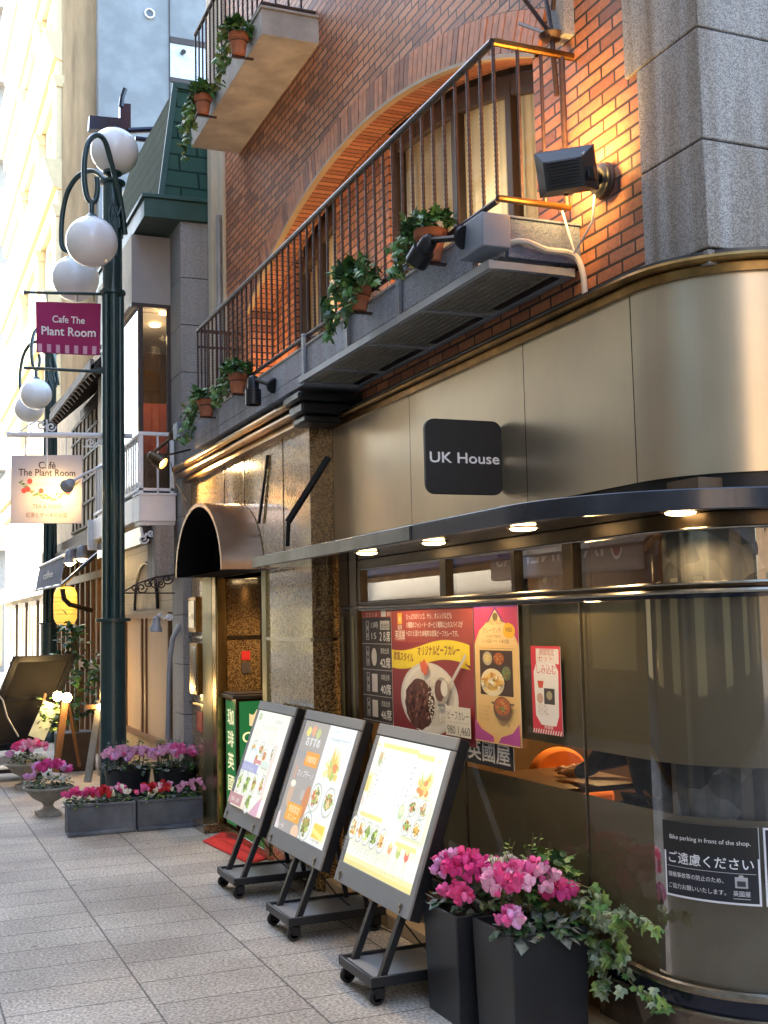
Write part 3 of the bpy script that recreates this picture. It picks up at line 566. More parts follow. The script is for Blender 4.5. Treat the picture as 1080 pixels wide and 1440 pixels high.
# railing
def railing(x, ya, yb, zb, zt, parent, topm):
    mb = MB(); mb.tube([(x,ya,zt),(x,yb,zt)], .017, 10); mb.build('top_rail', topm, parent)
    mb = MB(); mb.tube([(x,ya,zb),(x,yb,zb)], .013, 8); mb.build('bottom_rail', M['rail'], parent)
    def rebar(z0, z1):
        b = MB(); n = int((z1-z0)/.011); b.tube([(x,ya,z0+(z1-z0)*k/n) for k in range(n+1)], [.0088 if k % 2 else .0065 for k in range(n+1)], 6); return b
    p = rebar(zb, zt).build('baluster', M['rail'], parent, smooth=60)
    n = round((yb-ya)/.1165)
    for k in range(1, n+1):
        c = p.copy(); SC.collection.objects.link(c); c.location = (0, (yb-ya)*k/n, 0)
railing(2.222, 4.036, 9.05, 3.265, 3.93, bal, M['railtop'])
mb = MB(); mb.tube([(2.222,4.036,3.93),(2.6,4.036,3.93)], .017, 10); mb.build('end_rail', M['brass'], bal); mb = MB(); mb.tube([(2.222,4.036,3.275),(2.56,4.036,3.275)], .014, 10); mb.build('lower_end_rail', M['brass'], bal)
for x in (2.335, 2.445, 2.545):
    mb = MB(); mb.tube([(x,4.036,3.275 if x > 2.5 else 3.275),(x,4.036,3.93)], .008 if x < 2.5 else .013, 8); mb.build('end_baluster', M['rail'], bal)
mb = MB(); mb.tube([(2.222,9.05,3.93),(2.6,9.05,3.93)], .015, 8); mb.tube([(2.222,9.05,3.275),(2.6,9.05,3.275)], .012, 8); mb.tube([(2.222,9.05,3.8),(2.6,9.05,3.8)], .010, 8)
for x in (2.3, 2.38, 2.46, 2.54): mb.tube([(x,9.05,3.27),(x,9.05,3.93)], .008, 6)
mb.build('far_end_rail', M['rail'], bal)
mb = MB(); mb.tube(cr([onx(682,356,2.2), (2.3,4.012,3.10), (2.42,4.008,3.075), (2.52,4.005,3.072), (2.562,4.0,3.05), (2.578,3.985,2.98), (2.58,3.98,2.86)], 4), .013, 8); mb.build('conduit', M['pipe'], bal)
# upper balcony
mb = MB(); mb.box(2.2, 2.62, 7.135, 9.12, 5.47, 5.648); mb.box(2.19, 2.64, 7.12, 9.13, 5.648, 5.665)
ub = mb.build('upper_balcony', M['conc'], bld, bevel=.004)
railing(2.225, 7.2, 9.05, 5.72, 6.40, ub, M['railtop'])
mb = MB(); mb.tube([(2.225,7.2,5.72),(2.6,7.2,5.72)], .014, 8); mb.tube([(2.225,7.2,6.4),(2.6,7.2,6.4)], .014, 8)
for x in (2.32, 2.41, 2.5): mb.tube([(x,7.2,5.72),(x,7.2,6.4)], .008, 6)
mb.build('end_rail', M['rail'], ub)
# iron lantern bracket on the brick above the railing
mb = MB(); p = onx(795, 18, 2.59); mb.box(2.55, 2.6, p.y-.05, p.y+.05, p.z-.12, p.z+.15, 1)
a = V((2.53, p.y+.02, p.z-.10)); mb.lathe([(.055,0),(.04,-.02),(.012,-.03)], a, 12)
mb.tube([a, (2.35, p.y+.12, p.z+.22)], .010, 6); mb.tube([a, (2.53, p.y+.28, p.z+.08)], .009, 6); mb.tube([a+V((0,0,.02)), (2.53,p.y+.1,p.z+.3)], .010, 6); mb.tube([a+V((0,-.02,.1)), (2.5,p.y-.1,p.z+.2)], .010, 6)
mb.tube([a, (2.545, p.y+.02, p.z-.36)], .012, 8)
mb.build('lantern_bracket', [M['rail'], M['stone2']], bld)
# uplights hidden in the trough that make the arch glow
for y, x in ((8.62, 2.47), (6.2, 2.47), (4.7, 2.5), (7.4,2.47)):
    mb = MB(); mb.lathe([(.035,0),(.04,.09)], (x,y,3.062), 14, 1); mb.lathe([(.001,.082),(.036,.083)], (x,y,3.062), 14, 0); mb.build('uplight', [M['lampw'], M['black']], bal)
    lamp('SPOT', (x, y, 3.16), 8, (1,.55,.20), bal, (.35,.0,1), .03, 95, .9)
# sign projecting from the fascia, facing down the street
ys = onx(706, 645, 2.5).y; q0, q1 = ony(600, 694, ys), ony(705, 593, ys)
def rrect(xa, xb, z0, z1, r, y):
    pts = []
    for cxx, czz, a0 in ((xa+r, z0+r, pi), (xb-r, z0+r, -pi/2), (xb-r, z1-r, 0), (xa+r, z1-r, pi/2)):
        for k in range(7): a = a0 + pi/2*k/6; pts.append((cxx+r*cos(a), y, czz+r*sin(a)))
    return pts
sp = thing('projecting_sign', (2.5, ys, q0.z), 'rounded square black sign reading UK House projecting from the steel fascia', 'sign')
mb = MB(); mb.prism(rrect(q0.x, q1.x, q0.z, q1.z, .045, ys), (0,.022,0)); mb.build('plate', mat('sign_black', (.016,.016,.016), .6), sp, bevel=.002)
mb = MB(); mb.box(q1.x-.02, 2.51, ys+.004, ys+.018, q0.z+.06, q0.z+.09); mb.box(q1.x-.02, 2.51, ys+.004, ys+.018, q1.z-.09, q1.z-.06); mb.build('bracket', M['black'], sp)
a = Art((q0.x, ys-.001, q0.z), (1,0,0), (0,0,1), (0,-1,0), step=.0003); ws = q1.x-q0.x; a.text('UK House', ws*.5, (q1.z-q0.z)*.415, .066, (.85,.85,.85), fw=ws*.90, bold=.0022); a.build('lettering', sp)
# ------------------------------------------------------------------ plants
def ivyleaf(mb, p, d, up, s, m=0):
    d = V(d).normalized(); x = d.cross(V(up))
    if x.length < 1e-3: x = V((1,0,0))
    x.normalize(); nrm = x.cross(d).normalized()
    sh = ((0,0),(.30,-.12),(.5,.12),(.28,.32),(.36,.62),(.12,.62),(0,1),(-.12,.62),(-.36,.62),(-.28,.32),(-.5,.12),(-.30,-.12))
    pts = [p + x*(a*s) + d*(b*s) - nrm*(abs(a)*.35*s + b*b*.2*s) for a, b in sh]
    c = p + d*(.35*s); i = [mb.v(q) for q in pts]; cc = mb.v(c); n = len(i)
    for k in range(n): mb.f((cc, i[k], i[(k+1) % n]), m)
def leaf(mb, p, d, up, s, m=0, wd=.42):
    d = V(d).normalized(); x = d.cross(V(up))
    if x.length < 1e-3: x = V((1,0,0))
    x.normalize(); nrm = x.cross(d)
    a = [p, p + d*s*.45 + x*s*wd - nrm*s*.06, p + d*s - nrm*s*.22, p + d*s*.45 - x*s*wd - nrm*s*.06]; mid = p + d*s*.5 + nrm*s*.03
    i = [mb.v(q) for q in a]; c = mb.v(mid)
    for k in range(4): mb.f((i[k], i[(k+1) % 4], c), m)
def rdir(r, zmin=-1):
    while 1:
        d = V((r.uniform(-1,1), r.uniform(-1,1), r.uniform(-1,1)))
        if .1 < d.length < 1 and d.z/d.length > zmin: return d.normalized()
def bloom(mb, c, s, r, m):
    """an upswept cyclamen flower: broad petals folded back around a small mouth"""
    ax = (V((0,0,1)) + rdir(r)*.55).normalized(); x = ax.orthogonal().normalized(); y = ax.cross(x); n = 5; a0 = r.uniform(0, 6)
    for k in range(n):
        a = a0 + 2*pi*k/n; d = x*cos(a) + y*sin(a); t = d.cross(ax); tw = r.uniform(-.3,.3)
        q = []
        for f, o, wdt in ((0,.08,.10),(.35,.30,.30),(.7,.38,.36),(1.0,.50+r.uniform(-.1,.15),.22)):
            b = c + ax*(f*s) + d*(o*s); tt = (t + d*tw*f).normalized(); q.append((b - tt*wdt*s, b + d*.07*s*f, b + tt*wdt*s))
        mb.grid(q, m)
def flowers(name, c, rx, ry, h, n, s, mats, parent, seed, lump=.5):
    r = random.Random(seed); mb = MB(); cl = [(r.uniform(-.8,.8), r.uniform(-.7,.7), r.randrange(len(mats))) for _ in range(6)]
    for k in range(n):
        while 1:
            u, v = r.uniform(-1,1), r.uniform(-1,1)
            if u*u + v*v < 1: break
        near = min(cl, key=lambda q: (q[0]-u)**2 + (q[1]-v)**2); m = near[2] if r.random() < .8 else r.randrange(len(mats))
        p = V(c) + V((u*rx, v*ry, h*(1-.6*(u*u+v*v)) + r.uniform(-.35,.25)*h)); bloom(mb, p, s*r.uniform(.75,1.2), r, m)
    return mb.build(name, mats, parent, smooth=50)
def foliage(name, c, rx, ry, h, n, s, mats, parent, seed, kind=leaf, droop=0):
    r = random.Random(seed); mb = MB()
    for k in range(n):
        u, v = r.uniform(-1,1), r.uniform(-1,1)
        if u*u+v*v > 1: u *= .7; v *= .7
        e = u*u+v*v; p = V(c) + V((u*rx, v*ry, h*r.uniform(-.3,1)*(1-.5*e) - droop*e*r.random()))
        d = V((u, v, r.uniform(-.4,.5))) + rdir(r)*.6
        kind(mb, p, d, V((0,0,1)) + rdir(r)*.4, s*r.uniform(.6,1.25), r.randrange(len(mats)))
    return mb.build(name, mats, parent, smooth=0)
def vines(name, runs, s, mats, parent, seed, kind=ivyleaf, per=9, spread=.035, tube=.003):
    """trailing stems: each run is a polyline in world space, leaves set along it"""
    r = random.Random(seed); mb = MB(); nm = len(mats)
    for run in runs:
        pts = [V(p) for p in run]; mb.tube(pts, tube, 5, nm-1, cap=False)
        for a, b in zip(pts, pts[1:]):
            for k in range(per):
                t = r.random(); p = a.lerp(b, t) + rdir(r)*spread*r.random(); d = (rdir(r) + V((0,0,-.35)) + (b-a).normalized()*.5)
                kind(mb, p, d, rdir(r, -.2) + V((-.5,-.7,.6)), s*r.uniform(.55,1.2), r.randrange(nm-1))
    return mb.build(name, mats, parent, smooth=0)
GR = [M['leaf1'], M['leaf2'], M['leaf1']]

# ------------------------------------------------------------------ ivy in terracotta pots along the balconies
def terracotta(loc, label, seed, h=.155, r0=.078, ivy=1.0, trail=()):
    k_ = .9386; loc = (loc[0]*k_, loc[1]*k_, 1.6 + (loc[2]-1.6)*k_)
    t = thing('potted_ivy', loc, label, 'potted plant', 'terracotta pots along the balcony edges'); c = V(loc)
    mb = MB(); mb.box(loc[0]-.05, 2.215, loc[1]-.012, loc[1]+.012, loc[2]-.012, loc[2]-.002); mb.build('pot_hanger', M['rail'], t); mb = MB(); mb.tube([c+V((r0*.9*cos(q*pi/10), r0*.9*sin(q*pi/10), h*.62)) for q in range(21)], .004, 5); mb.build('hanger_ring', M['rail'], t)
    mb = MB(); mb.lathe([(.001,0),(r0*.68,0),(r0*.72,.01),(r0*.95,h*.72),(r0*1.02,h*.72),(r0*1.1,h*.78),(r0*1.1,h),(r0*.98,h),(r0*.92,h*.86)], c, 26); p = mb.build('pot', M['terra'], t, smooth=40)
    mb = MB(); mb.lathe([(.001,h*.87),(r0*.93,h*.86)], c, 18); mb.build('soil', M['soil'], p)
    foliage('foliage', c + V((0,0,h+.02)), r0*1.5, r0*1.7, .10*ivy, int(130*ivy), .055, GR, t, seed, ivyleaf)
    r = random.Random(seed+5); runs = []
    for tr in trail: runs.append([c + V((0,0,h)) + V(q) for q in tr])
    if runs: vines('trailing_stems', runs, .058, [M['leaf1'], M['leaf2'], M['leaf3'], M['leaf1'], M['stem']], t, seed+9, per=16, spread=.055)
    return t
terracotta((2.28, 4.80, 3.245), 'terracotta pot of ivy beside the grey junction box on the middle balcony', 3, .135, .066, .7,
    ([(0,.05,.02),(-.02,.14,.07),(-.02,.22,.02),(-.03,.26,-.10)], [(-.04,.06,0),(-.08,.16,-.02),(-.09,.18,-.16)], [(0,.1,.03),(0,.25,.06),(0,.36,.0)], [(0,.05,.02),(-.02,.12,.10),(-.02,.2,.08)]))
terracotta((2.28, 5.72, 3.245), 'bushy ivy hiding its terracotta pot near the middle of the long balcony', 4, .12, .064, 1.5,
    ([(0,.02,.03),(-.06,.12,.08),(-.07,.25,.0),(-.07,.28,-.12)], [(-.03,0,.02),(-.08,-.06,-.04),(-.08,-.05,-.20)], [(0,0,.02),(-.05,.05,.12),(-.05,.2,.12)], [(0,.1,.0),(-.07,.2,-.1),(-.07,.22,-.22)], [(0,-.1,.05),(-.05,-.2,.06),(-.06,-.26,-.04)]))
terracotta((2.28, 8.10, 3.245), 'upright pot of ivy, right one of the two at the long balcony far end', 5, .135, .060, .9,
    ([(0,.06,.03),(-.02,.22,.06),(-.03,.42,-.02),(-.03,.52,-.12)], [(0,.1,.0),(-.03,.3,.0),(-.03,.45,-.14)], [(0,.04,.04),(-.03,.12,.08),(-.03,.3,.03)]))
terracotta((2.28, 9.02, 3.235), 'terracotta pot of drooping ivy at the far left corner of the long balcony', 6, .125, .064, .9,
    ([(0,.06,.03),(-.03,.22,.03),(-.04,.42,-.06),(-.04,.5,-.22)], [(0,.06,.0),(-.05,.25,-.05),(-.06,.35,-.25)], [(-.03,0,.02),(-.08,.1,-.05),(-.09,.16,-.2)], [(0,.1,.03),(-.03,.35,.05),(-.03,.6,-.05)]))
terracotta((2.25, 7.87, 5.67), 'terracotta pot of ivy on the upper concrete balcony, the nearer of two', 7, .15, .064, .9,
    ([(0,.06,.03),(-.03,.2,.06),(-.04,.32,-.04),(-.04,.36,-.18)], [(0,.05,.03),(-.03,.14,.12),(-.04,.28,.10)], [(-.02,.08,.0),(-.06,.24,-.06),(-.07,.3,-.22)]))
terracotta((2.25, 8.92, 5.67), 'terracotta pot of trailing ivy at the far left end of the upper concrete balcony', 8, .145, .062, .8,
    ([(0,.06,.03),(-.03,.25,.0),(-.04,.4,-.12),(-.04,.42,-.3)], [(-.02,.06,.0),(-.06,.2,-.06),(-.07,.26,-.26)], [(0,.08,.03),(-.03,.3,.06),(-.04,.5,-.04)], [(-.04,0,.0),(-.08,.08,-.1),(-.08,.1,-.3)]))

# ------------------------------------------------------------------ lamps fixed to the building
c = ony(800, 243, 3.96)
fl = thing('floodlight', (2.42, 3.9, 3.34), 'black rectangular floodlight lighting the brickwork beside the stone pier', 'floodlight')
cA = onx(795, 243, 2.36); q = (V((.60, .64, .48))).normalized()           # facing the wall
x_ = q.cross(V((0,0,1))).normalized(); y_ = x_.cross(q)
Mx = Matrix(((x_.x,y_.x,q.x,cA.x),(x_.y,y_.y,q.y,cA.y),(x_.z,y_.z,q.z,cA.z),(0,0,0,1)))
mb = MB(Mx); mb.prism([(-.115,-.085,.02),(.115,-.085,.02),(.115,.085,.02),(-.115,.085,.02)], (0,0,.03)); 
mb.grid([[(-.115,-.085,.02),(.115,-.085,.02),(.115,.085,.02),(-.115,.085,.02)],[(-.075,-.055,-.035),(.075,-.055,-.035),(.075,.055,-.035),(-.075,.055,-.035)]], 0, True); mb.poly([(-.075,-.055,-.035),(-.075,.055,-.035),(.075,.055,-.035),(.075,-.055,-.035)])
for k in range(9): mb.box(-.06, .06, -.048+k*.012, -.043+k*.012, -.046, -.034)
mb.build('housing', mat('floodlight_grey', (.03,.03,.032), .4), fl, bevel=.004)
mb = MB(Mx); mb.poly([(-.1,-.07,.0515),(.1,-.07,.0515),(.1,.07,.0515),(-.1,.07,.0515)]); mb.build('lens', emis('floodlight_lens', (1,.62,.2), 14), fl)
mb = MB(); b0 = onx(852,255,2.575); mb.lathe([(.07,0),(.075,-.01),(.06,-.04),(.05,-.05)], b0, 20, 0, (1,0,0)); mb.lathe([(.07,0),(.07,-.03),(.03,-.06)], b0, 16, 0, (1,0,0)); mb.bar(b0+V((-.04,0,0)), cA+V((.06,-.08,-.02)), .03, .05); mb.bar(cA+V((.06,-.08,-.02)), cA+V((.03,.06,-.05)), .02, .04)
mb.build('bracket', M['black'], fl, bevel=.003)
mb = MB(); mb.tube([b0+V((-.05,.02,.05)), cA+V((.09,-.06,.10)), cA+V((.02,-.09,.04))], .006, 6); mb.tube([b0+V((-.04,.02,-.04)), b0+V((-.05,.03,-.16)), b0+V((-.08,.12,-.26)), (2.5,4.0,3.24)], .005, 6); mb.build('cable', M['pipe'], fl)
lamp('SPOT', cA + q*.07, 9, (1,.46,.10), fl, q, .07, 140, .9); lamp('POINT', cA + q*.075 + V((.04,0,.0)), .5, (1,.46,.10), fl, size=.05)
def spotlight(name, label, base, tip, lit=False, cat='spotlight', r=.045, ln=.11, mt='black', down=(0,0,-1)):
    t = thing(name, base, label, cat); base = V(base); tip = V(tip)
    mb = MB(); d = (base-tip).normalized(); mb.lathe([(.045,0),(.05,-.012),(.035,-.03)], base, 16, 0, d); mb.tube([base, base.lerp(tip,.5), tip], .014, 8); mb.sphere(tip, .026, 12); mb.build('arm', M[mt], t)
    dn = V(down).normalized(); mb = MB(); q = tip + dn*.0
    mb.lathe([(.02,-.02),(r*.72,0),(r*.75,ln*.4),(r,ln*.42),(r,ln),(r*.86,ln),(r*.8,ln*.7)], q, 18, 0, dn); hs = mb.build('head', M[mt], t, smooth=40)
    mb = MB(); mb.lathe([(.001,ln*.72),(r*.82,ln*.71)], q, 16, 0, dn); mb.build('lens', M['bulb'] if lit else M['greywin'], hs)
    if lit: lamp('SPOT', q + dn*(ln*.8), 9, (1,.66,.3), t, dn, .03, 110, .6)
    return t
spotlight('spotlight', 'black cylindrical downlight on a short arm under the left part of the long balcony', onx(386,543,2.2), onx(356,533,2.13), r=.052, ln=.17)
spotlight('spotlight', 'black angled spotlight on the grey junction box, in front of a terracotta pot', (2.13,4.15,3.14), onx(604,338,2.08), r=.05, ln=.12, down=(-.2,.75,-.62))
spotlight('spotlight', 'lit bronze spotlight on a long thin arm at the left end of the brick facade', onx(245,612,2.2), ony(212,640,9.6), lit=True, r=.06, ln=.14, mt='bronze', down=(.66,-.50,-.56))
mb = MB(); a = onx(268,632,2.3); b = ony(216,645,9.55); mb.tube([a,b], .009, 6); mb.tube([ony(240,650,9.6), ony(247,680,9.6), ony(262,705,9.5)], .004, 5)
o = mb.build('lamp_stay', M['black']); tag(o, 'thin black rod bracing the lit spotlight near the entrance hood', 'rod')

# ------------------------------------------------------------------ menu boards
def menu_board(yb, wd, label, art):
    root = thing('menu_board', (1.9, yb, 0), label, 'menu board', 'illuminated menu boards in front of the shop window')
    th = radians(19.5); ln = .775; o = V((1.9, yb, 0))
    # board frame: origin at lower left corner seen from the street, u towards -Y, v up the slope, n out to the street
    lo = V((1.9+.26*math.tan(th), yb + wd/2, .355)); U = V((0,-1,0)); W = V((sin(th),0,cos(th))); Nn = V((-cos(th),0,sin(th)))
    Bm = Matrix(((U.x,W.x,Nn.x,lo.x),(U.y,W.y,Nn.y,lo.y),(U.z,W.z,Nn.z,lo.z),(0,0,0,1)))
    mb = MB(Bm); f = .044
    mb.box(0, wd, 0, ln, -.055, -.006, 1)
    for a in ((0,wd,0,.095),(0,wd,ln-.055,ln)): mb.box(a[0],a[1],a[2],a[3],-.006,.006,0)
    for a in ((0,f,.095,ln-.06),(wd-f,wd,.095,ln-.06)): mb.box(a[0],a[1],a[2],a[3],-.006,.0059,0)
    case = mb.build('case', [M['board'], M['black']], root, bevel=.003)
    for u in (.07, wd-.09):
        mb = MB(Bm); mb.lathe([(.011,.006),(.011,.014),(.004,.016)], (u,.04,0), 12); mb.box(u-.004,u+.004,.01,.04,.007,.012)
        mb.build('catch', M['frames'], case)
    A = Art(lo + U*f + W*.095 + Nn*.002, U, W, Nn, e=EM); art(A, wd-2*f, ln-.155); A.build('lit_poster', root)
    mb = MB()
    for s in (-1, 1):
        y = yb - .16 + s*.155; b = V((1.9, y, .085)); t = lo + W*.25 + V((.03,0,0)); t.y = y; mb.bar(b, t, .035, .028)
    legs = mb
    for s in (-1, 1):
        m2 = MB(); y = yb - .16 + s*.155; t = lo + W*.3 + V((.05,0,0)); m2.bar((1.91, y, .085), (t.x, y, t.z), .034, .03); m2.build('leg', M['blackp'], root, bevel=.003)
        m2 = MB(); m2.bar((2.30, y, .085), (t.x+.06, y, t.z+.02), .026, .022); m2.build('rear_leg', M['blackp'], root, bevel=.003)
    mb = MB(); mb.box(1.86, 2.38, yb-.16-.19, yb-.16+.19, .085, .105, 1); mb.box(1.855, 2.385, yb-.16-.195, yb-.16-.18, .078, .12); mb.box(1.855, 2.385, yb-.16+.18, yb-.16+.195, .078, .12); mb.box(1.855, 1.87, yb-.34, yb+.02, .078, .12); mb.build('base_tray', [M['blackp'], M['board']], root, bevel=.003)
    for x in (1.9, 2.34):
        for s in (-1, 1):
            y = yb - .16 + s*.17; m2 = MB(); m2.lathe([(.001,-.013),(.03,-.013),(.034,-.008),(.034,.008),(.03,.013),(.001,.013)], (x-.012, y, .035), 20, 0, (0,1,0)); m2.lathe([(.02,-.0145),(.001,-.0145)], (x-.012,y,.035), 14, 1, (0,1,0)); m2.lathe([(.001,.0145),(.02,.0145)], (x-.012,y,.035), 14, 1, (0,1,0)); m2.box(x-.026, x+.018, y-.019, y-.015, .03, .08, 2); m2.box(x-.026, x+.018, y+.015, y+.019, .03, .08, 2); m2.box(x-.026,x+.018,y-.019,y+.019,.072,.08,2)
            m2.build('caster', [M['rubber'], M['wheel'], M['black']], root)
    mb = MB(); mb.tube([lo+W*.1+V((.08,-wd+.12,0)), (2.1, yb-.1, .28), (2.2, yb-.12, .15), (2.32, yb-.3, .03), (2.38, yb-.45, .008)], .004, 5); mb.build('cable', M['rubber'], root)
    t = lo + W*ln*.5 + Nn*.25 + U*(wd/2)
    return root
EM = .068
def plate_food(A, u, v, r, kind, rv=None):
    rv = rv or r
    pal = dict(salad=((.30,.42,.10),(.50,.55,.15),(.70,.25,.08)), pasta=((.80,.50,.15),(.70,.25,.06),(.9,.7,.3)), toast=((.80,.50,.10),(.9,.65,.2),(.6,.3,.05)), sand=((.8,.6,.3),(.65,.2,.08),(.4,.5,.15)), green=((.4,.55,.12),(.65,.75,.25),(.3,.4,.1)), egg=((.95,.65,.1),(.7,.2,.05),(.9,.8,.5)))[kind]
    A.ell(u, v, r*1.12, rv*1.12, (.50,.52,.46), jit=.02); A.ell(u, v, r*.98, rv*.98, (.85,.84,.74))
    rr = random.Random(int(u*1000+v*7000))
    pal = pal + tuple(tuple(c*.55 for c in q) for q in pal)
    for k in range(46):
        a = rr.uniform(0,6.28); d = rr.uniform(0,.75); z_ = rr.uniform(.07,.28)*(1.3-d); A.ell(u+cos(a)*d*r, v+sin(a)*d*rv, r*z_*rr.uniform(.7,1.6), rv*z_, pal[rr.randrange(6)], 7, jit=.3)
def spiky(A, u, v, s, sx=1):
    rr = random.Random(int(u*999)); 
    for k in range(14):
        a = rr.uniform(.6,2.5); l = s*rr.uniform(.5,1); A.poly([(u-.1*s*sx,v),(u+.1*s*sx,v),(u+cos(a)*l*.55*sx,v+sin(a)*l)], rr.choice([(.45,.55,.15),(.75,.6,.15),(.55,.6,.2),(.8,.5,.12)]))
    for k in range(14): A.ell(u+rr.uniform(-.35,.35)*s*sx, v+rr.uniform(-.05,.35)*s, s*.10*sx, s*.10, rr.choice([(.75,.3,.1),(.85,.6,.2),(.5,.55,.15),(.9,.75,.35)]), 9, jit=.2)
def speck(A, u, v, ru, rv, cols, n, s, seed=1):
    rr = random.Random(seed)
    for k in range(n):
        a, d = rr.uniform(0,6.28), sqrt(rr.random())*.9; A.ell(u+cos(a)*d*ru, v+sin(a)*d*rv, s*rr.uniform(.5,1.5)*ru, s*rr.uniform(.5,1.5)*rv, rr.choice(cols), 6, jit=.3)
def lines(A, u0, u1, v0, v1, n, h, col=(.14,.12,.09), ws=None):
    rr = random.Random(int(u0*5000+v0*3000)); its = ws or ['コーヒー  500', 'ブレンド  480', '紅茶  520', 'ミルクティー 560', 'カフェオレ 580', 'ココア  600', 'ジュース 550', 'ケーキセット 900', 'アイスコーヒー', 'クリームソーダ', 'サンドイッチ', 'トースト 400']
    for k in range(n):
        v = v1 - (v1-v0)*(k+.5)/n; A.text(rr.choice(its), u0, v, h, col, 'l', maxw=(u1-u0)*rr.uniform(.7,1))
def hatch(A, u0, v0, u1, v1):
    A.rect(u0, v0, u1, v1, (.85,.62,.20)); n = int((u1-u0)/.012)
    for k in range(n): u = u0+(u1-u0)*k/n; A.poly([(u,v0),(u+.004,v0),(u+.007,v1),(u+.003,v1)], (.95,.86,.5))
def art3(A, w, h):
    bgc = (.94,.96,.76); A.rect(0, 0, w, h, bgc); A.rect(w*.12, h*.46, w*.66, h*.90, (.97,1,.93))
    A.rect(0, 0, w, h*.035, (.88,.72,.28)); A.rect(0,h*.035,w,h*.07,(.92,.80,.42)); hatch(A, w*.10, h*.92, w*.62, h*.955); hatch(A, w*.62, h*.90, w*.84, h*.935); A.text('MENU', w*.05, h*.92, .022, (.55,.45,.2), maxw=w*.08); A.text('GRAND', w*.92, h*.90, .02, (.5,.5,.3), maxw=w*.1)
    for q in range(4): lines(A, w*(.07+q*.155), w*(.20+q*.155), h*.50, h*.88, 11 if q < 2 else 9, .017, (.16,.16,.12) if q in (0,3) else (.35,.34,.24))
    A.ell(w*.13,h*.83,.022,.035,(.45,.50,.30)); A.ell(w*.13,h*.85,.012,.02,(.65,.4,.2)); A.rect(w*.02,h*.56,w*.075,h*.70,(.80,.62,.22)); A.ell(w*.048,h*.70,w*.028,.012,(.9,.8,.5)); A.rect(w*.03,h*.45,w*.055,h*.52,(.8,.55,.5))
    A.ell(w*.62,h*.50,.03,.035,(.5,.62,.35)); A.ell(w*.62,h*.51,.02,.022,(.75,.8,.5))
    spiky(A, w*.82, h*.66, .15, 1.4)
    A.rect(w*.685,h*.34,w*.975,h*.635,(.55,.62,.25)); A.rect(w*.69,h*.345,w*.97,h*.63,(.93,.96,.86)); A.rect(w*.829,h*.345,w*.832,h*.63,(.6,.62,.3)); A.rect(w*.69,h*.487,w*.97,h*.490,(.6,.62,.3))
    for u, v, k in ((.76,.56,'sand'),(.90,.56,'sand'),(.76,.42,'salad'),(.90,.42,'toast')): plate_food(A, w*u, h*v, .044, k, .040)
    hatch(A, w*.10, h*.375, w*.44, h*.41); A.text('CAKE', w*.05, h*.375, .02, (.5,.45,.2), maxw=w*.07); hatch(A, w*.70, h*.265, w*.98, h*.30)
    for q, k in enumerate(('egg','pasta','green','green','pasta')): plate_food(A, w*(.075+q*.118), h*(.275-.004*q), .044, k, .052)
    for q in range(5): lines(A, w*(.025+q*.115), w*(.12+q*.115), h*.085, h*.19, 4, .013, (.5,.5,.42))
    for q, cc in enumerate(((.8,.4,.2),(.5,.6,.2),(.85,.2,.15))):
        u = w*(.70+q*.115); A.poly([(u-.018,h*.22),(u+.018,h*.22),(u+.006,h*.12),(u-.006,h*.12)], (.80,.75,.6)); A.ell(u, h*.235, .024, .026, cc, jit=.15); A.ell(u, h*.26, .014, .014, (.9,.75,.3)); lines(A, u-.04, u+.04, h*.05, h*.11, 3, .012, (.5,.5,.42))
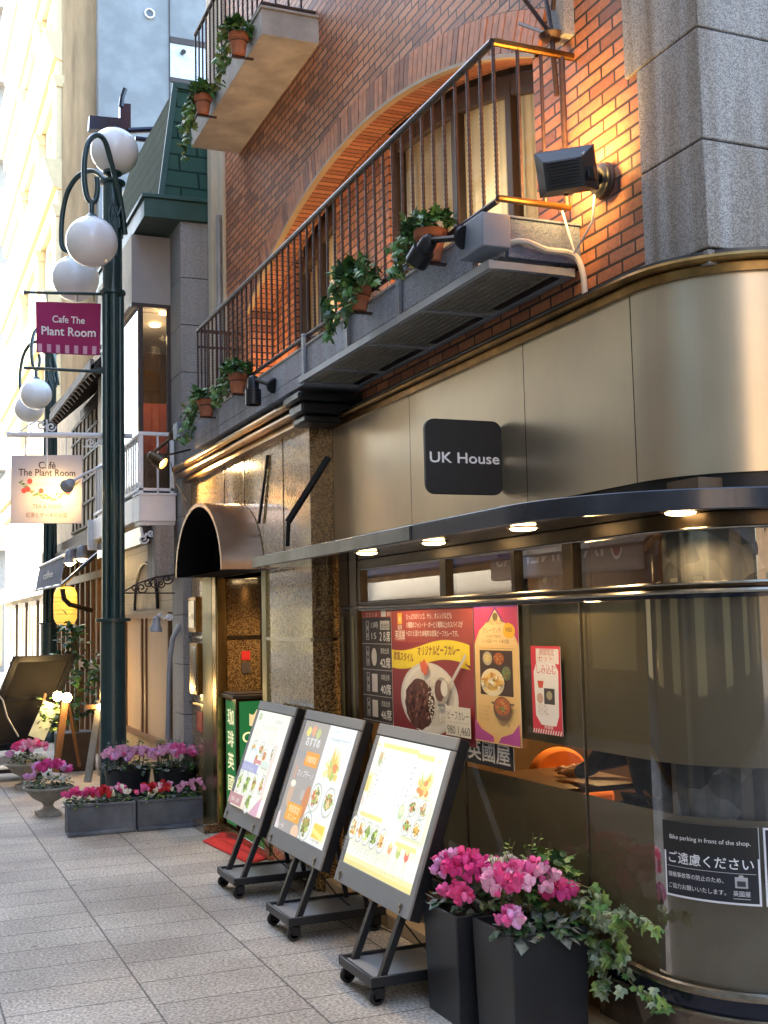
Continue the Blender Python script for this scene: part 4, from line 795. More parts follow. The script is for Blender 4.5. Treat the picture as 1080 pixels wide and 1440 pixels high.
def art2(A, w, h):
    A.rect(0, 0, w, h, (.90,.92,.84)); A.rect(0, 0, w*.5, h, (.40,.36,.32))
    A.text('おすすめ', w*.26, h*.78, .06, (.93,.92,.86), maxw=w*.40, bold=.002); A.text('セット', w*.10, h*.66, .05, (.25,.30,.38), maxw=w*.16, bold=.002)
    for u, v, c in ((.12,.9,(.8,.7,.2)),(.22,.92,(.85,.4,.2)),(.32,.9,(.55,.6,.25))): A.ell(w*u, h*v, .035, .03, c, 12, jit=.2)
    A.rect(w*.20, h*.60, w*.47, h*.73, (.85,.36,.06)); A.text('数量限定', w*.335, h*.64, .04, (.98,.85,.5), maxw=w*.25)
    A.text('カップチーノ', w*.30, h*.50, .045, (.9,.9,.84), maxw=w*.34)
    A.ell(w*.12,h*.33,.045,.075,(.60,.42,.28)); A.ell(w*.12,h*.42,.044,.02,(.9,.82,.65)); A.rect(w*.07,h*.46,w*.12,h*.58,(.55,.35,.25)); A.ell(w*.45,h*.30,.05,.09,(.62,.25,.10)); A.ell(w*.36,h*.35,.03,.03,(.5,.45,.4))
    A.rect(w*.14, h*.10, w*.44, h*.26, (.85,.38,.05)); A.text('季節限定', w*.29, h*.18, .045, (1,.88,.5), maxw=w*.28); A.text('メニュー', w*.29, h*.115, .04, (1,.88,.5), maxw=w*.26)
    A.poly([(0,0),(w*.08,0),(w*.04,h*.16),(0,h*.14)], (.75,.65,.6)); A.ell(w*.42,h*.03,.06,.04,(.85,.55,.35)); A.text('ほっと一息', w*.10, h*.02, .03, (.9,.86,.8), maxw=w*.16)
    A.rect(w*.5, h*.49, w, h*.5, (.75,.78,.7)); A.text('サラダプレート', w*.75, h*.93, .03, (.3,.42,.5), maxw=w*.4); A.rect(w*.56,h*.885,w*.94,h*.895,(.5,.6,.7)); A.text('季節の野菜をたっぷりと', w*.75, h*.86, .02, (.4,.45,.45), maxw=w*.4)
    spiky(A, w*.75, h*.56, .19, 1.4)
    for u, v, k in ((.62,.37,'sand'),(.88,.37,'sand'),(.62,.12,'salad')): plate_food(A, w*u, h*v, .075, k, .072)
    A.rect(w*.77, h*.06, w*.97, h*.18, (.82,.62,.10)); A.poly([(w*.77,h*.10),(w*.97,h*.06),(w*.97,h*.10),(w*.77,h*.14)], (.93,.78,.25)); A.rect(w*.52,h*.26,w*.98,h*.263,(.7,.7,.6)); lines(A,w*.53,w*.75,h*.01,h*.05,1,.018); lines(A,w*.77,w*.98,h*.01,h*.05,1,.018); lines(A,w*.53,w*.97,h*.27,h*.30,1,.018)
def art1(A, w, h):
    A.rect(0, 0, w, h, (.96,.95,.74)); A.rect(w*.05,h*.9,w*.15,h*.97,(.55,.62,.4)); A.text('MORNING', w*.7, h*.9, .03, (.5,.5,.4), maxw=w*.4)
    A.text('モーニングサービス', w*.5, h*.82, .035, (.6,.5,.35), maxw=w*.7); lines(A, w*.08, w*.5, h*.66, h*.8, 3, .02, (.6,.55,.4)); lines(A, w*.55, w*.95, h*.66, h*.8, 3, .02, (.6,.55,.4))
    for u, v, k, r in ((.2,.6,'toast',.05),(.45,.62,'sand',.045),(.85,.6,'salad',.055),(.62,.55,'egg',.05)): plate_food(A, w*u, h*v, r, k)
    A.ell(w*.3, h*.5, .10, .07, (.62,.70,.72)); A.ell(w*.3,h*.5,.085,.058,(.85,.88,.82)); A.ell(w*.42,h*.5,.03,.035,(.55,.25,.05)); A.rect(w*.52,h*.44,w*.95,h*.52,(.72,.78,.66))
    A.rect(w*.06, h*.37, w*.56, h*.46, (.42,.42,.62)); A.text('ブレンドコーヒー', w*.3, h*.39, .03, (.9,.88,.7), maxw=w*.44); A.rect(w*.38,h*.47,w*.60,h*.51,(.7,.3,.28))
    for u, v, k, r in ((.14,.25,'green',.055),(.38,.25,'green',.065),(.62,.28,'salad',.05),(.62,.1,'green',.055),(.86,.30,'sand',.045)): plate_food(A, w*u, h*v, r, k, r*1.2)
    A.rect(w*.03, h*.02, w*.46, h*.13, (.50,.26,.26)); A.text('1,000 - 1,200', w*.24, h*.05, .035, (.95,.9,.7), maxw=w*.38); A.poly([(w*.74,0),(w,0),(w,h*.2),(w*.88,h*.12)], (.70,.42,.5)); A.rect(w*.92,h*.2,w,h*.7,(.86,.7,.62)); lines(A,w*.72,w*.9,h*.36,h*.46,2,.02)
menu_board(5.02, .885, 'illuminated menu board nearest the pink flowers, white sheet with gold bands and food photos', art3)
menu_board(6.12, .90, 'middle illuminated menu board, half brown sheet with orange blocks and a salad photo', art2)
menu_board(7.14, .76, 'farthest illuminated menu board, cream sheet with a purple block, beside the red doormat', art1)

# ------------------------------------------------------------------ window posters
def poster(name, label, yl, yr, z0, z1, fn, x=2.493):
    t = thing(name, (x, (yl+yr)/2, z0), label, 'poster'); A = Art((x, yl, z0), (0,-1,0), (0,0,1), (-1,0,0), step=.00004)
    mb = MB(); mb.box(x+.0005, x+.002, yr, yl, z0, z1); mb.build('sheet', M['paper'], t, smooth=0); fn(A, yl-yr, z1-z0); A.build('print', t)
def p_curry(A, w, h):
    A.rect(0,0,w,h,(.27,.035,.04)); A.rect(0,h*.72,w,h,(.33,.06,.05)); A.rect(0,0,w,h*.22,(.24,.02,.03))
    A.rect(w*.09,h*.86,w*.15,h*.95,(.75,.35,.05)); A.rect(w*.105,h*.88,w*.135,h*.92,(.85,.6,.2)); A.text('珈琲', w*.12,h*.82,.028,(.85,.8,.7),fw=.06); A.text('英國屋', w*.12,h*.75,.05,(.88,.82,.75),fw=.13); A.rect(w*.06,h*.735,w*.18,h*.739,(.8,.5,.4))
    for k, s in enumerate(('たっぷりのリンゴ、ヤシ、オレンジなども', '13種類のフォン・ド・ボーと５種類以上のスパイスが', 'トロリと溶けた本格的な欧風ビーフカレーです。')): A.text(s, w*.21, h*(.90-k*.065), .034, (.90,.80,.72), 'l', fw=w*(.56,.68,.63)[k])
    up = [(w*q/24, h*(.655+.045*sin(q/24*5.2-2.1))) for q in range(24)]; A.poly([(u,v-.068) for u, v in up] + [(u,v+.028) for u, v in up[::-1]], (.85,.66,.04)); A.poly([(w*.955,h*.63),(w*.90,h*.575),(w*.965,h*.535),(w*.86,h*.545),(w*.86,h*.66)][::-1], (.80,.60,.03))
    A.text('欧風スタイル', w*.16, h*.575, .05, (.35,.16,.03), fw=w*.26, rot=-.04, bold=.003); A.text('オリジナルビーフカレー', w*.60, h*.63, .056, (.30,.12,.03), fw=w*.50, rot=.02, bold=.003)
    A.ell(w*.47,h*.30,w*.355,h*.27,(.70,.66,.62),36); A.ell(w*.47,h*.30,w*.33,h*.25,(.80,.77,.72),36); A.ell(w*.50,h*.32,w*.29,h*.225,(.74,.69,.62),32); A.ell(w*.36,h*.25,w*.19,h*.19,(.11,.035,.025),26,jit=.05)
    rr = random.Random(3)
    for k in range(170):
        a, d = rr.uniform(0,6.28), rr.uniform(0,.95); A.ell(w*.36+cos(a)*d*w*.17, h*.25+sin(a)*d*h*.17, w*rr.uniform(.008,.02), h*rr.uniform(.01,.022), rr.choice([(.18,.06,.04),(.07,.02,.02),(.25,.10,.07),(.14,.04,.03)]), 7, jit=.3)
    for k in range(150): A.ell(w*rr.uniform(.49,.72), h*rr.uniform(.14,.46), w*.008, h*.007, rr.choice([(.82,.79,.72),(.66,.61,.54),(.9,.87,.8)]), 6)
    A.ell(w*.66,h*.37,w*.085,h*.10,(.42,.38,.34)); A.ell(w*.635,h*.37,w*.055,h*.08,(.14,.05,.04)); A.ell(w*.69,h*.39,w*.04,h*.06,(.78,.74,.68)); A.poly([(w*.74,h*.42),(w*.76,h*.40),(w*.95,h*.63),(w*.935,h*.65)], (.55,.52,.5))
    A.poly([(w*.42,h*.50),(w*.48,h*.47),(w*.50,h*.54),(w*.46,h*.60),(w*.43,h*.57),(w*.40,h*.58)], (.75,.15,.07))
    A.rect(w*.70,h*.06,w*.975,h*.27,(.80,.76,.68)); A.text('ビーフカレー', w*.84,h*.18,.05,(.12,.08,.07),fw=w*.23); A.rect(w*.72,h*.155,w*.96,h*.16,(.6,.55,.5)); A.text('980', w*.76,h*.075,.055,(.1,.08,.07),fw=w*.09); A.text('1,460', w*.90,h*.075,.055,(.1,.08,.07),fw=w*.13)
poster('curry_poster', 'dark red poster with a plate of beef curry under a yellow ribbon', 5.868, 4.897, 1.0, 1.665, p_curry)
def p_lunch(A, w, h):
    A.rect(0,0,w,h,(.82,.55,.22)); A.rect(0,h*.86,w,h,(.22,.05,.22)); A.poly([(0,h*.70),(w*.12,h*.80),(w*.30,h*.86),(w*.5,h*.98),(w*.7,h*.86),(w*.88,h*.80),(w,h*.70),(w,h),(0,h)], (.58,.06,.16)); A.poly([(w*.06,h*.7),(w*.14,h*.80),(w*.34,h*.86),(w*.5,h*.95),(w*.66,h*.86),(w*.86,h*.80),(w*.94,h*.7)], (.85,.60,.28)); A.rect(0,h*.965,w,h,(.25,.06,.28))
    A.ell(w*.5,h*.90,w*.06,h*.03,(.15,.12,.05)); A.text('PREMIUM', w*.5,h*.845,.035,(.35,.2,.05),fw=w*.34); A.text('カレーランチ', w*.42,h*.785,.03,(.3,.15,.05),fw=w*.42); A.text('CURRY MENU', w*.45,h*.75,.018,(.4,.22,.06),fw=w*.34); A.text('11:00 ～ 14:00', w*.5,h*.71,.026,(.35,.18,.05),fw=w*.6)
    A.ell(w*.80,h*.80,w*.13,h*.055,(.85,.48,.03),16,jit=.06); A.text('980', w*.80,h*.79,.03,(.3,.1,.02),fw=w*.14); A.rect(w*.1,h*.672,w*.9,h*.676,(.5,.28,.1))
    A.rect(w*.12,h*.34,w*.86,h*.66,(.06,.03,.02)); A.ell(w*.30,h*.60,w*.11,h*.05,(.5,.42,.3)); A.ell(w*.30,h*.60,w*.07,h*.032,(.75,.6,.25)); A.ell(w*.56,h*.60,w*.12,h*.045,(.42,.12,.04)); A.ell(w*.72,h*.50,w*.10,h*.05,(.2,.22,.1)); A.ell(w*.40,h*.43,w*.27,h*.10,(.85,.72,.45)); A.ell(w*.40,h*.43,w*.17,h*.06,(.90,.55,.12),jit=.06); A.ell(w*.40,h*.43,w*.06,h*.025,(.5,.2,.05))
    for (su,sv,sr,sq,cs_) in ((.30,.60,.08,.036,((.8,.65,.3),(.6,.45,.15))),(.56,.60,.11,.04,((.55,.18,.05),(.3,.08,.03),(.65,.3,.1))),(.72,.50,.09,.042,((.25,.35,.1),(.4,.15,.08),(.15,.2,.08))),(.40,.43,.24,.085,((.92,.66,.2),(.8,.5,.12),(.95,.85,.6),(.6,.3,.08)))): speck(A, w*su, h*sv, w*sr, h*sq, cs_, 34, .16, int(su*100))
    A.ell(w*.63,h*.25,w*.20,h*.085,(.16,.09,.05)); A.ell(w*.63,h*.265,w*.165,h*.062,(.55,.13,.04),jit=.04); speck(A, w*.63, h*.265, w*.15, h*.055, ((.65,.2,.06),(.4,.08,.03),(.75,.35,.12),(.2,.3,.08)), 40, .14, 9); A.rect(w*.40,h*.28,w*.46,h*.295,(.2,.12,.08)); A.rect(w*.80,h*.28,w*.9,h*.295,(.2,.12,.08)); lines(A,w*.1,w*.45,h*.14,h*.26,4,.016,(.5,.3,.12)); lines(A,w*.55,w*.8,h*.12,h*.16,2,.02,(.35,.18,.08))
    A.poly([(0,0),(w*.44,0),(w*.42,h*.05),(w*.15,h*.09),(0,h*.16)], (.48,.08,.32)); A.poly([(w,0),(w*.52,0),(w*.60,h*.05),(w*.85,h*.09),(w,h*.16)], (.48,.08,.32)); A.rect(0,0,w,h*.008,(.8,.55,.25))
poster('lunch_poster', 'tall orange and purple lunch poster with curry dishes, between the red posters', 4.878, 4.462, 1.04, 1.663, p_lunch, 2.4885)
def p_small(A, w, h):
    A.rect(0,0,w,h,(.62,.035,.06)); A.poly([(w*.12,h*.2),(w*.3,h*.1),(w*.8,h*.1),(w*.9,h*.22),(w*.92,h*.72),(w*.8,h*.82),(w*.2,h*.82),(w*.08,h*.7)], (.84,.80,.76)); A.rect(w*.18,h*.80,w*.95,h*.97,(.80,.72,.68)); A.text('期間限定', w*.55,h*.90,.03,(.45,.08,.06),fw=w*.5); A.text('セット', w*.5,h*.83,.028,(.6,.1,.08),fw=w*.5); A.text('しみ込む', w*.52,h*.69,.045,(.65,.08,.08),fw=w*.66)
    A.poly([(w*.2,h*.60),(w*.42,h*.60),(w*.38,h*.52),(w*.24,h*.52)], (.65,.08,.04)); A.rect(w*.42,h*.34,w*.78,h*.52,(.06,.05,.05)); A.ell(w*.6,h*.44,w*.10,h*.05,(.4,.35,.2)); A.ell(w*.28,h*.40,w*.11,h*.06,(.6,.4,.3)); lines(A,w*.2,w*.85,h*.2,h*.32,4,.014,(.45,.35,.3))
    n = 12
    for k in range(n): A.poly([(w*k/n,0),(w*(k+.4)/n,0),(w*(k+.8)/n,h*.05),(w*(k+.4)/n,h*.05)], (.85,.8,.75))
    A.text('英國屋', w*.55,h*.065,.022,(.9,.85,.8),fw=w*.3)
poster('leaflet_poster', 'small red and white leaflet taped right of the tall lunch poster', 4.368, 4.132, 1.115, 1.475, p_small)
def p_seats(A, w, h):
    A.rect(0,0,w,h,(.035,.022,.020)); A.rect(0,h*.93,w,h,(.42,.05,.03)); A.text('ただいま', w*.35,h*.94,.03,(.9,.6,.4),fw=w*.4); A.rect(w*.68,h*.935,w*.84,h*.99,(.75,.7,.62)); A.text('満席', w*.92,h*.94,.03,(.9,.8,.7),fw=w*.1)
    rows = (('第３','２８席',.70,.92),('東館','42席',.47,.69),('本館','40席',.24,.46),('西館','46席',.02,.23))
    for k, (a, b, v0, v1) in enumerate(rows):
        A.rect(w*.0,h*v0-.004,w,h*v0,(.45,.40,.36)); A.rect(w*.15,h*(v0+.03),w*.25,h*(v1-.02),(.6,.55,.5)); A.rect(w*.165,h*(v0+.035),w*.235,h*(v1-.025),(.05,.03,.03)); A.text('喫', w*.2,h*(v0+.12),.03,(.8,.75,.7),fw=w*.05); A.text('煙', w*.2,h*(v0+.05),.03,(.8,.75,.7),fw=w*.05)
        if k == 0: A.text('15', w*.42,h*.74,.05,(.8,.75,.68),fw=w*.16); A.rect(w*.64,h*.82,w*.95,h*.90,(.6,.56,.5)); A.text('禁煙席', w*.8,h*.83,.035,(.1,.08,.07),fw=w*.26); A.text('13時', w*.45,h*.84,.04,(.8,.75,.68),fw=w*.24)
        elif k == 1: A.ell(w*.42,h*.58,w*.09,h*.08,(.75,.66,.58))
        else: A.rect(w*.33,h*(v0+.03),w*.52,h*(v1-.03),(.74,.66,.6))
        if k: A.text(a+'全席', w*.78,h*(v1-.075),.035,(.72,.68,.62),fw=w*.28)
        A.text(b, w*.79,h*(v0+.025),.062,(.85,.81,.76),fw=w*.34,bold=.002)
poster('seating_board', 'black board listing seats per room, left of the curry poster behind the window', 6.30, 5.872, 1.03, 1.655, p_seats)
def p_name(A, w, h): A.rect(0,0,w,h,(.02,.018,.02)); A.text('英國屋', w*.5, h*.24, .10, (.62,.60,.56), fw=w*.86, bold=.003)
poster('name_board', 'small black panel with three pale kanji below the lunch poster', 5.02, 4.55, .93, 1.035, p_name, 2.4945)
# notices bent round the curved glass
def onarc(u, v, d, a0, r, z0): a = a0 + u/r; return V((CX - (r+d)*cos(a), CY - (r+d)*sin(a), z0 + v))
def cylhit(px, py, r):
    d = ray(px, py); ox, oy = CP.x-CX, CP.y-CY; A_ = d.x**2+d.y**2; B_ = ox*d.x+oy*d.y; C_ = ox*ox+oy*oy-r*r; t = (-B_ - sqrt(B_*B_-A_*C_))/A_; p = CP + d*t
    return math.atan2(CY-p.y, CX-p.x), p.z
rN = .462
for (pa, pb, lab, full) in (((933,1152),(1072,1278),'black notice with white Japanese lettering on the curved window, below an English line', 1), ((1076,1160),(1215,1290),'edge of a second black notice at the right side of the curved window', 0)):
    a0, zt = cylhit(*pa, rN) if full else (None, None)
    if full: a1, zb = cylhit(pb[0], 1275, rN); A0, ZT, ZB, AW = a0, zt, zb, a1-a0
    else: A0 = A0 + AW + .03
    wN = AW*rN; hN = ZT-ZB
    t = thing('notice', (CX-rN*cos(A0), CY-rN*sin(A0), ZB), lab, 'notice')
    A = Art((0,0,0),(1,0,0),(0,0,1),(0,-1,0), fn=lambda u, v, d, a=A0, z=ZB: onarc(u, v, d, a, rN, z), step=.0005)
    A.rect(0,0,wN,hN,(.80,.82,.86)); b = .007; A.rect(b,b,wN-b,hN-b,(.018,.020,.030))
    if full:
        A.rect(-.004, hN*.60, wN-.002, hN*1.0, (.017,.017,.017)); A.text('Bike parking in front of the shop.', wN*.5, hN*.765, .021, (.85,.85,.85), fw=wN*.84)
        A.text('ご遠慮ください', wN*.5, hN*.46, .042, (.85,.86,.88), fw=wN*.88, bold=.0008); A.rect(wN*.04,hN*.40,wN*.96,hN*.406,(.6,.6,.62))
        A.text('接触事故等の防止のため、', wN*.05, hN*.27, .019, (.8,.8,.82), 'l', fw=wN*.60); A.text('ご協力お願いいたします。', wN*.05, hN*.12, .019, (.8,.8,.82), 'l', fw=wN*.62)
        A.rect(wN*.76,hN*.22,wN*.88,hN*.36,(.45,.46,.48)); A.rect(wN*.78,hN*.24,wN*.86,hN*.31,(.05,.05,.06)); A.ell(wN*.82,hN*.37,.008,.005,(.5,.5,.5)); A.text('英國屋', wN*.82, hN*.12, .020, (.75,.75,.77), fw=wN*.16); A.rect(wN*.74,hN*.08,wN*.9,hN*.09,(.5,.5,.5))
    else: A.text('お知らせ', wN*.5, hN*.5, .04, (.8,.8,.82), fw=wN*.8)
    A.build('sheet', t)

# ------------------------------------------------------------------ doormat and lit cafe sign in the entrance
mt = thing('doormat', (2.2, 8.2, .004), 'bright red doormat with dark lettering before the entrance', 'doormat')
c1, c2, c3, c4 = onz(285,1184), onz(352,1217), onz(436,1186), onz(337,1160)
mb = MB(); rows = []
for k in range(13):
    r_ = []
    for q in range(13):
        p = (c1.lerp(c2, q/12)).lerp(c4.lerp(c3, q/12), k/12); r_.append((p.x, p.y, .010 + .004*sin(k*1.1)*sin(q*.8)))
    rows.append(r_)
mb.grid(rows); o = mb.build('mat', M['mat_red'], mt); sm = o.modifiers.new('thickness', 'SOLIDIFY'); sm.thickness = .007; sm.offset = -1
U = (c2-c1).normalized(); W = (c4-c1).normalized(); A = Art(c1 + V((0,0,.016)), U, W, (0,0,1)); ww = (c2-c1).length; hh = (c4-c1).length
A.text('珈琲の英國屋', ww*.5, hh*.42, .12, (.16,.01,.01), fw=ww*.74); A.text('COFFEE HOUSE', ww*.5, hh*.22, .05, (.16,.01,.01), fw=ww*.6); A.text('いらっしゃいませ', ww*.5, hh*.70, .07, (.16,.01,.01), fw=ww*.6); A.build('lettering', mt)
cs = thing('cafe_sign', (2.55, 8.7, .06), 'green lit box sign reading CAFE under a dark wooden cap in the entrance', 'sign')
yF = 8.62; x0 = 2.385; x1 = ony(400,1000,yF).x
mb = MB(); mb.box(x0, x1, yF, yF+.30, .07, 1.03); cb = mb.build('box', M['frame'], cs, bevel=.004)
mb = MB(); mb.box(x0-.03, x1+.02, yF-.03, yF+.33, 1.03, 1.06); mb.box(x0-.015, x1, yF-.015, yF+.31, 1.06, 1.075); mb.build('cap', M['timber'], cs, bevel=.006)
gcol = (.015,.13,.035); wF = x1-x0
A = Art((x0, yF-.002, .07), (1,0,0), (0,0,1), (0,-1,0), e=.12, step=.00006); A.rect(.025,.02,wF-.025,.94,gcol)
u = wF*.48
A.rect(u-.075,.755,u+.075,.84,(.75,.55,.30)); A.poly([(u-.08,.85),(u-.05,.83),(u-.02,.88),(u+.01,.83),(u+.05,.88),(u+.08,.83),(u+.10,.86),(u+.07,.76),(u-.08,.76)], (.80,.62,.30)); A.ell(u,.80,.035,.03,(.6,.15,.05)); A.ell(u+.045,.80,.02,.03,(.6,.2,.05)); A.text('CAFE', u, .635, .11, (.90,.82,.40), fw=.27, bold=.003); A.rect(u-.06,.57,u+.06,.575,(.7,.7,.35)); A.text('英國屋', u, .42, .10, (.85,.8,.45), fw=.25)
A.build('front_panel', cs)
A = Art((x0-.002, yF+.30, .07), (0,-1,0), (0,0,1), (-1,0,0), e=.12, step=.00006); A.rect(.02,.02,.28,.94,gcol)
for k, ch in enumerate('珈琲英國屋'): A.text(ch, .15, .77-k*.165, .13, (.85,.75,.45), fw=.17, bold=.004)
A.build('side_panel', cs)

# ------------------------------------------------------------------ flower planters
def tall_planter(x0, x1, y0, y1, h, tp, label):
    t = thing('flower_planter', ((x0+x1)/2, (y0+y1)/2, 0), label, 'planter', 'tall black planters by the curved window')
    mb = MB(); a = [(x0+tp,y0+tp),(x1-tp,y0+tp),(x1-tp,y1-tp),(x0+tp,y1-tp)]; b = [(x0,y0),(x1,y0),(x1,y1),(x0,y1)]; e = .012; ci = [(x0+e,y0+e),(x1-e,y0+e),(x1-e,y1-e),(x0+e,y1-e)]
    mb.grid([[(*p,.0) for p in a],[(*p,h) for p in b],[(*p,h) for p in ci],[(*p,h-.05) for p in ci]], 0, True); mb.poly([(*p,0) for p in a[::-1]]); mb.build('pot', M['planter'], t, bevel=.004)
    mb = MB(); mb.poly([(*p,h-.04) for p in ci]); mb.build('soil', M['soil'], t); return t
PF = tall_planter(2.106, 2.436, 3.9, 4.22, .435, .012, 'tall black square planter nearest the camera, with pink cyclamen and trailing ivy')
PBk = tall_planter(2.06, 2.39, 4.27, 4.58, .43, .012, 'tall black square planter just behind the nearest one, with magenta and lilac flowers')
flowers('blooms', (2.215, 4.02, .545), .15, .11, .085, 105, .038, [M['pinkl'], M['pink'], M['pinkl'], M['pink'], M['cherry']], PF, 11)
flowers('blooms', (2.37, 3.98, .50), .06, .07, .07, 38, .035, [M['cherry'], M['mag']], PF, 12)
flowers('blooms', (2.12, 3.93, .455), .05, .05, .05, 24, .036, [M['lil'], M['pinkl'], M['pink']], PF, 13)
foliage('cyclamen_leaves', (2.25, 3.96, .44), .15, .09, .04, 130, .06, [M['leaf2'], M['silver'], M['leaf2'], M['silver']], PF, 14, leaf, .05)
foliage('ivy_mound', (2.37, 4.10, .56), .12, .11, .14, 260, .05, [M['leafv'], M['leaf1'], M['leaf3'], M['leaf2']], PF, 15, ivyleaf, .05)
h0 = V((2.40, 3.99, .47)); LM = [M['leafv'], M['leaf1'], M['leaf3'], M['leafv'], M['stem']]
P_ = lambda px, py, y: ony(px, py, y)
vines('trailing_ivy', [[P_(815,1270,3.95),P_(850,1290,3.78),P_(890,1292,3.60),P_(925,1303,3.42)], [P_(815,1290,3.95),P_(840,1330,3.86),P_(850,1370,3.82),P_(845,1395,3.80)], [P_(825,1300,3.93),P_(858,1345,3.80),P_(890,1385,3.62),P_(932,1415,3.42)], [P_(835,1275,3.88),P_(870,1310,3.72),P_(880,1345,3.66)], [P_(800,1250,4.0),P_(845,1275,3.85),P_(868,1300,3.75)], [P_(790,1235,4.05),P_(832,1250,3.9),P_(848,1290,3.82)], [P_(815,1290,3.96),P_(830,1335,3.9),P_(838,1362,3.88)]], .052, LM, PF, 16, per=13, spread=.04)
mb = MB(); rr = random.Random(5)
for k in range(26):
    b = V((2.27+rr.uniform(-.08,.1), 4.10+rr.uniform(-.06,.08), .46)); tp = b + V((rr.uniform(-.07,.10), rr.uniform(-.05,.05), rr.uniform(.14,.30))); m = b.lerp(tp,.55)+V((rr.uniform(-.02,.02),0,.01)); mb.tube([b,m,tp], [.003,.0025,.001], 5, 0, cap=False)
    for q in range(7):
        p = b.lerp(tp, .3+.1*q); leaf(mb, p, rdir(rr, .0), (0,0,1), .022, 1)
mb.build('upright_stems', [M['stem'], M['leaf3']], PF, smooth=0)
flowers('white_blooms', (2.22, 4.16, .62), .05, .05, .04, 12, .02, [M['white']], PF, 18)
flowers('blooms', (2.14, 4.38, .535), .11, .12, .08, 80, .037, [M['mag'], M['cherry'], M['lil'], M['mag']], PBk, 21)
flowers('blooms', (2.08, 4.30, .47), .05, .07, .05, 32, .036, [M['cherry'], M['pink']], PBk, 22)
flowers('blooms', (2.28, 4.42, .53), .08, .09, .05, 34, .036, [M['mag'], M['lil']], PBk, 24)
foliage('cyclamen_leaves', (2.2, 4.40, .45), .15, .14, .05, 90, .055, [M['leaf2'], M['silver']], PBk, 23)

def round_planter(x, y, r, h, label, seed, cols):
    t = thing('round_planter', (x, y, 0), label, 'planter', 'round black pots behind the zinc troughs'); c = V((x,y,0))
    mb = MB(); mb.lathe([(.001,0),(r*.72,0),(r,h-.02),(r*1.03,h),(r*.95,h),(r*.92,h-.05)], c, 30); p = mb.build('pot', M['planter'], t, smooth=40)
    mb = MB(); mb.lathe([(.001,h-.05),(r*.93,h-.05)], c, 20); mb.build('soil', M['soil'], p)
    flowers('blooms', c+V((0,-.04,h+.06)), r*1.15, r*.9, .08, 85, .045, cols, t, seed); foliage('leaves', c+V((0,-.02,h+.01)), r*1.05, r, .06, 150, .05, [M['leaf2'], M['silver'], M['leaf1'], M['silver']], t, seed+1, leaf, .04)
    mb = MB(); rr = random.Random(seed)
    for k in range(16):
        b = c + V((rr.uniform(-r,r)*.8, rr.uniform(0,.5)*r, h)); mb.tube([b, b+V((rr.uniform(-.03,.03),0,rr.uniform(.12,.24)))], [.006,.002], 5, 0)
        for q in range(5): leaf(mb, b+V((0,0,.1+.025*q)), rdir(rr,0), (0,0,1), .03, rr.randrange(2))
    mb.build('silver_spikes', [M['silver'], M['leaf1']], t, smooth=0)
round_planter(1.83, 9.98, .19, .42, 'left round black pot of pink cyclamen at the lamp post foot', 31, [M['lil'], M['pink'], M['pinkl']])
round_planter(2.19, 9.85, .175, .42, 'right round black pot of pink cyclamen, next to the gilded column', 41, [M['pink'], M['lil'], M['pinkl']])
def trough(x0, x1, yl, label, seed, cols, rot):
    t = thing('flower_trough', ((x0+x1)/2, yl, 0), label, 'planter', 'grey zinc troughs in front of the entrance'); d = .20; h = .235
    mb = MB(); e = .014; b = [(x0+.01,yl),(x1-.01,yl+rot),(x1-.01,yl+rot+d),(x0+.01,yl+d)]; tp = [(x0,yl-.01),(x1,yl+rot-.01),(x1,yl+rot+d+.01),(x0,yl+d+.01)]; ci = [(x0+e,yl+e),(x1-e,yl+rot+e),(x1-e,yl+rot+d-e),(x0+e,yl+d-e)]
    mb.grid([[(*p,.004) for p in b],[(*p,h-.02) for p in b],[(*p,h-.02) for p in tp],[(*p,h) for p in tp],[(*p,h) for p in ci],[(*p,h-.06) for p in ci]], 0, True); mb.poly([(*p,.004) for p in b[::-1]])
    for x in (x0, x1-.02): mb.box(x, x+.02, yl-.008+rot*(x>x0+.1), yl+.002+rot*(x>x0+.1), .004, h-.021)
    mb.box(x0, x1, yl-.012+min(rot,0), yl+max(rot,0), .004, .03)
    mb.build('trough', M['zinc'], t, bevel=.003); mb = MB(); mb.poly([(*p,h-.03) for p in ci]); mb.build('soil', M['soil'], t)
    cx, cy2 = (x0+x1)/2, yl+d/2+rot/2
    foliage('leaves', (cx,cy2,h-.01), (x1-x0)/2, d*.55, .07, 190, .045, [M['leaf1'], M['silver'], M['leaf2'], M['leaf3']], t, seed)
    for k, (f, c, n) in enumerate(cols): flowers('blooms', (x0+(x1-x0)*f, cy2-.03, h+.025), .085, .07, .06, n, .038, c, t, seed+k+2)
trough(1.262, 1.772, 9.42, 'left zinc trough with magenta and red flowers', 51, ((.12,[M['mag'],M['cherry']],22),(.35,[M['mag'],M['cherry']],18),(.55,[M['redp']],16),(.78,[M['pinkl'],M['pink']],10),(.85,[M['white']],5)), -.07)
trough(1.79, 2.30, 9.36, 'right zinc trough with red and pale pink flowers, beside the gilded column', 61, ((.15,[M['redp'],M['redp'],M['pink']],18),(.38,[M['redp'],M['pink']],16),(.42,[M['pinkl']],6),(.45,[M['white']],5),(.78,[M['pinkl']],9),(.97,[M['pinkl']],6)), -.03)
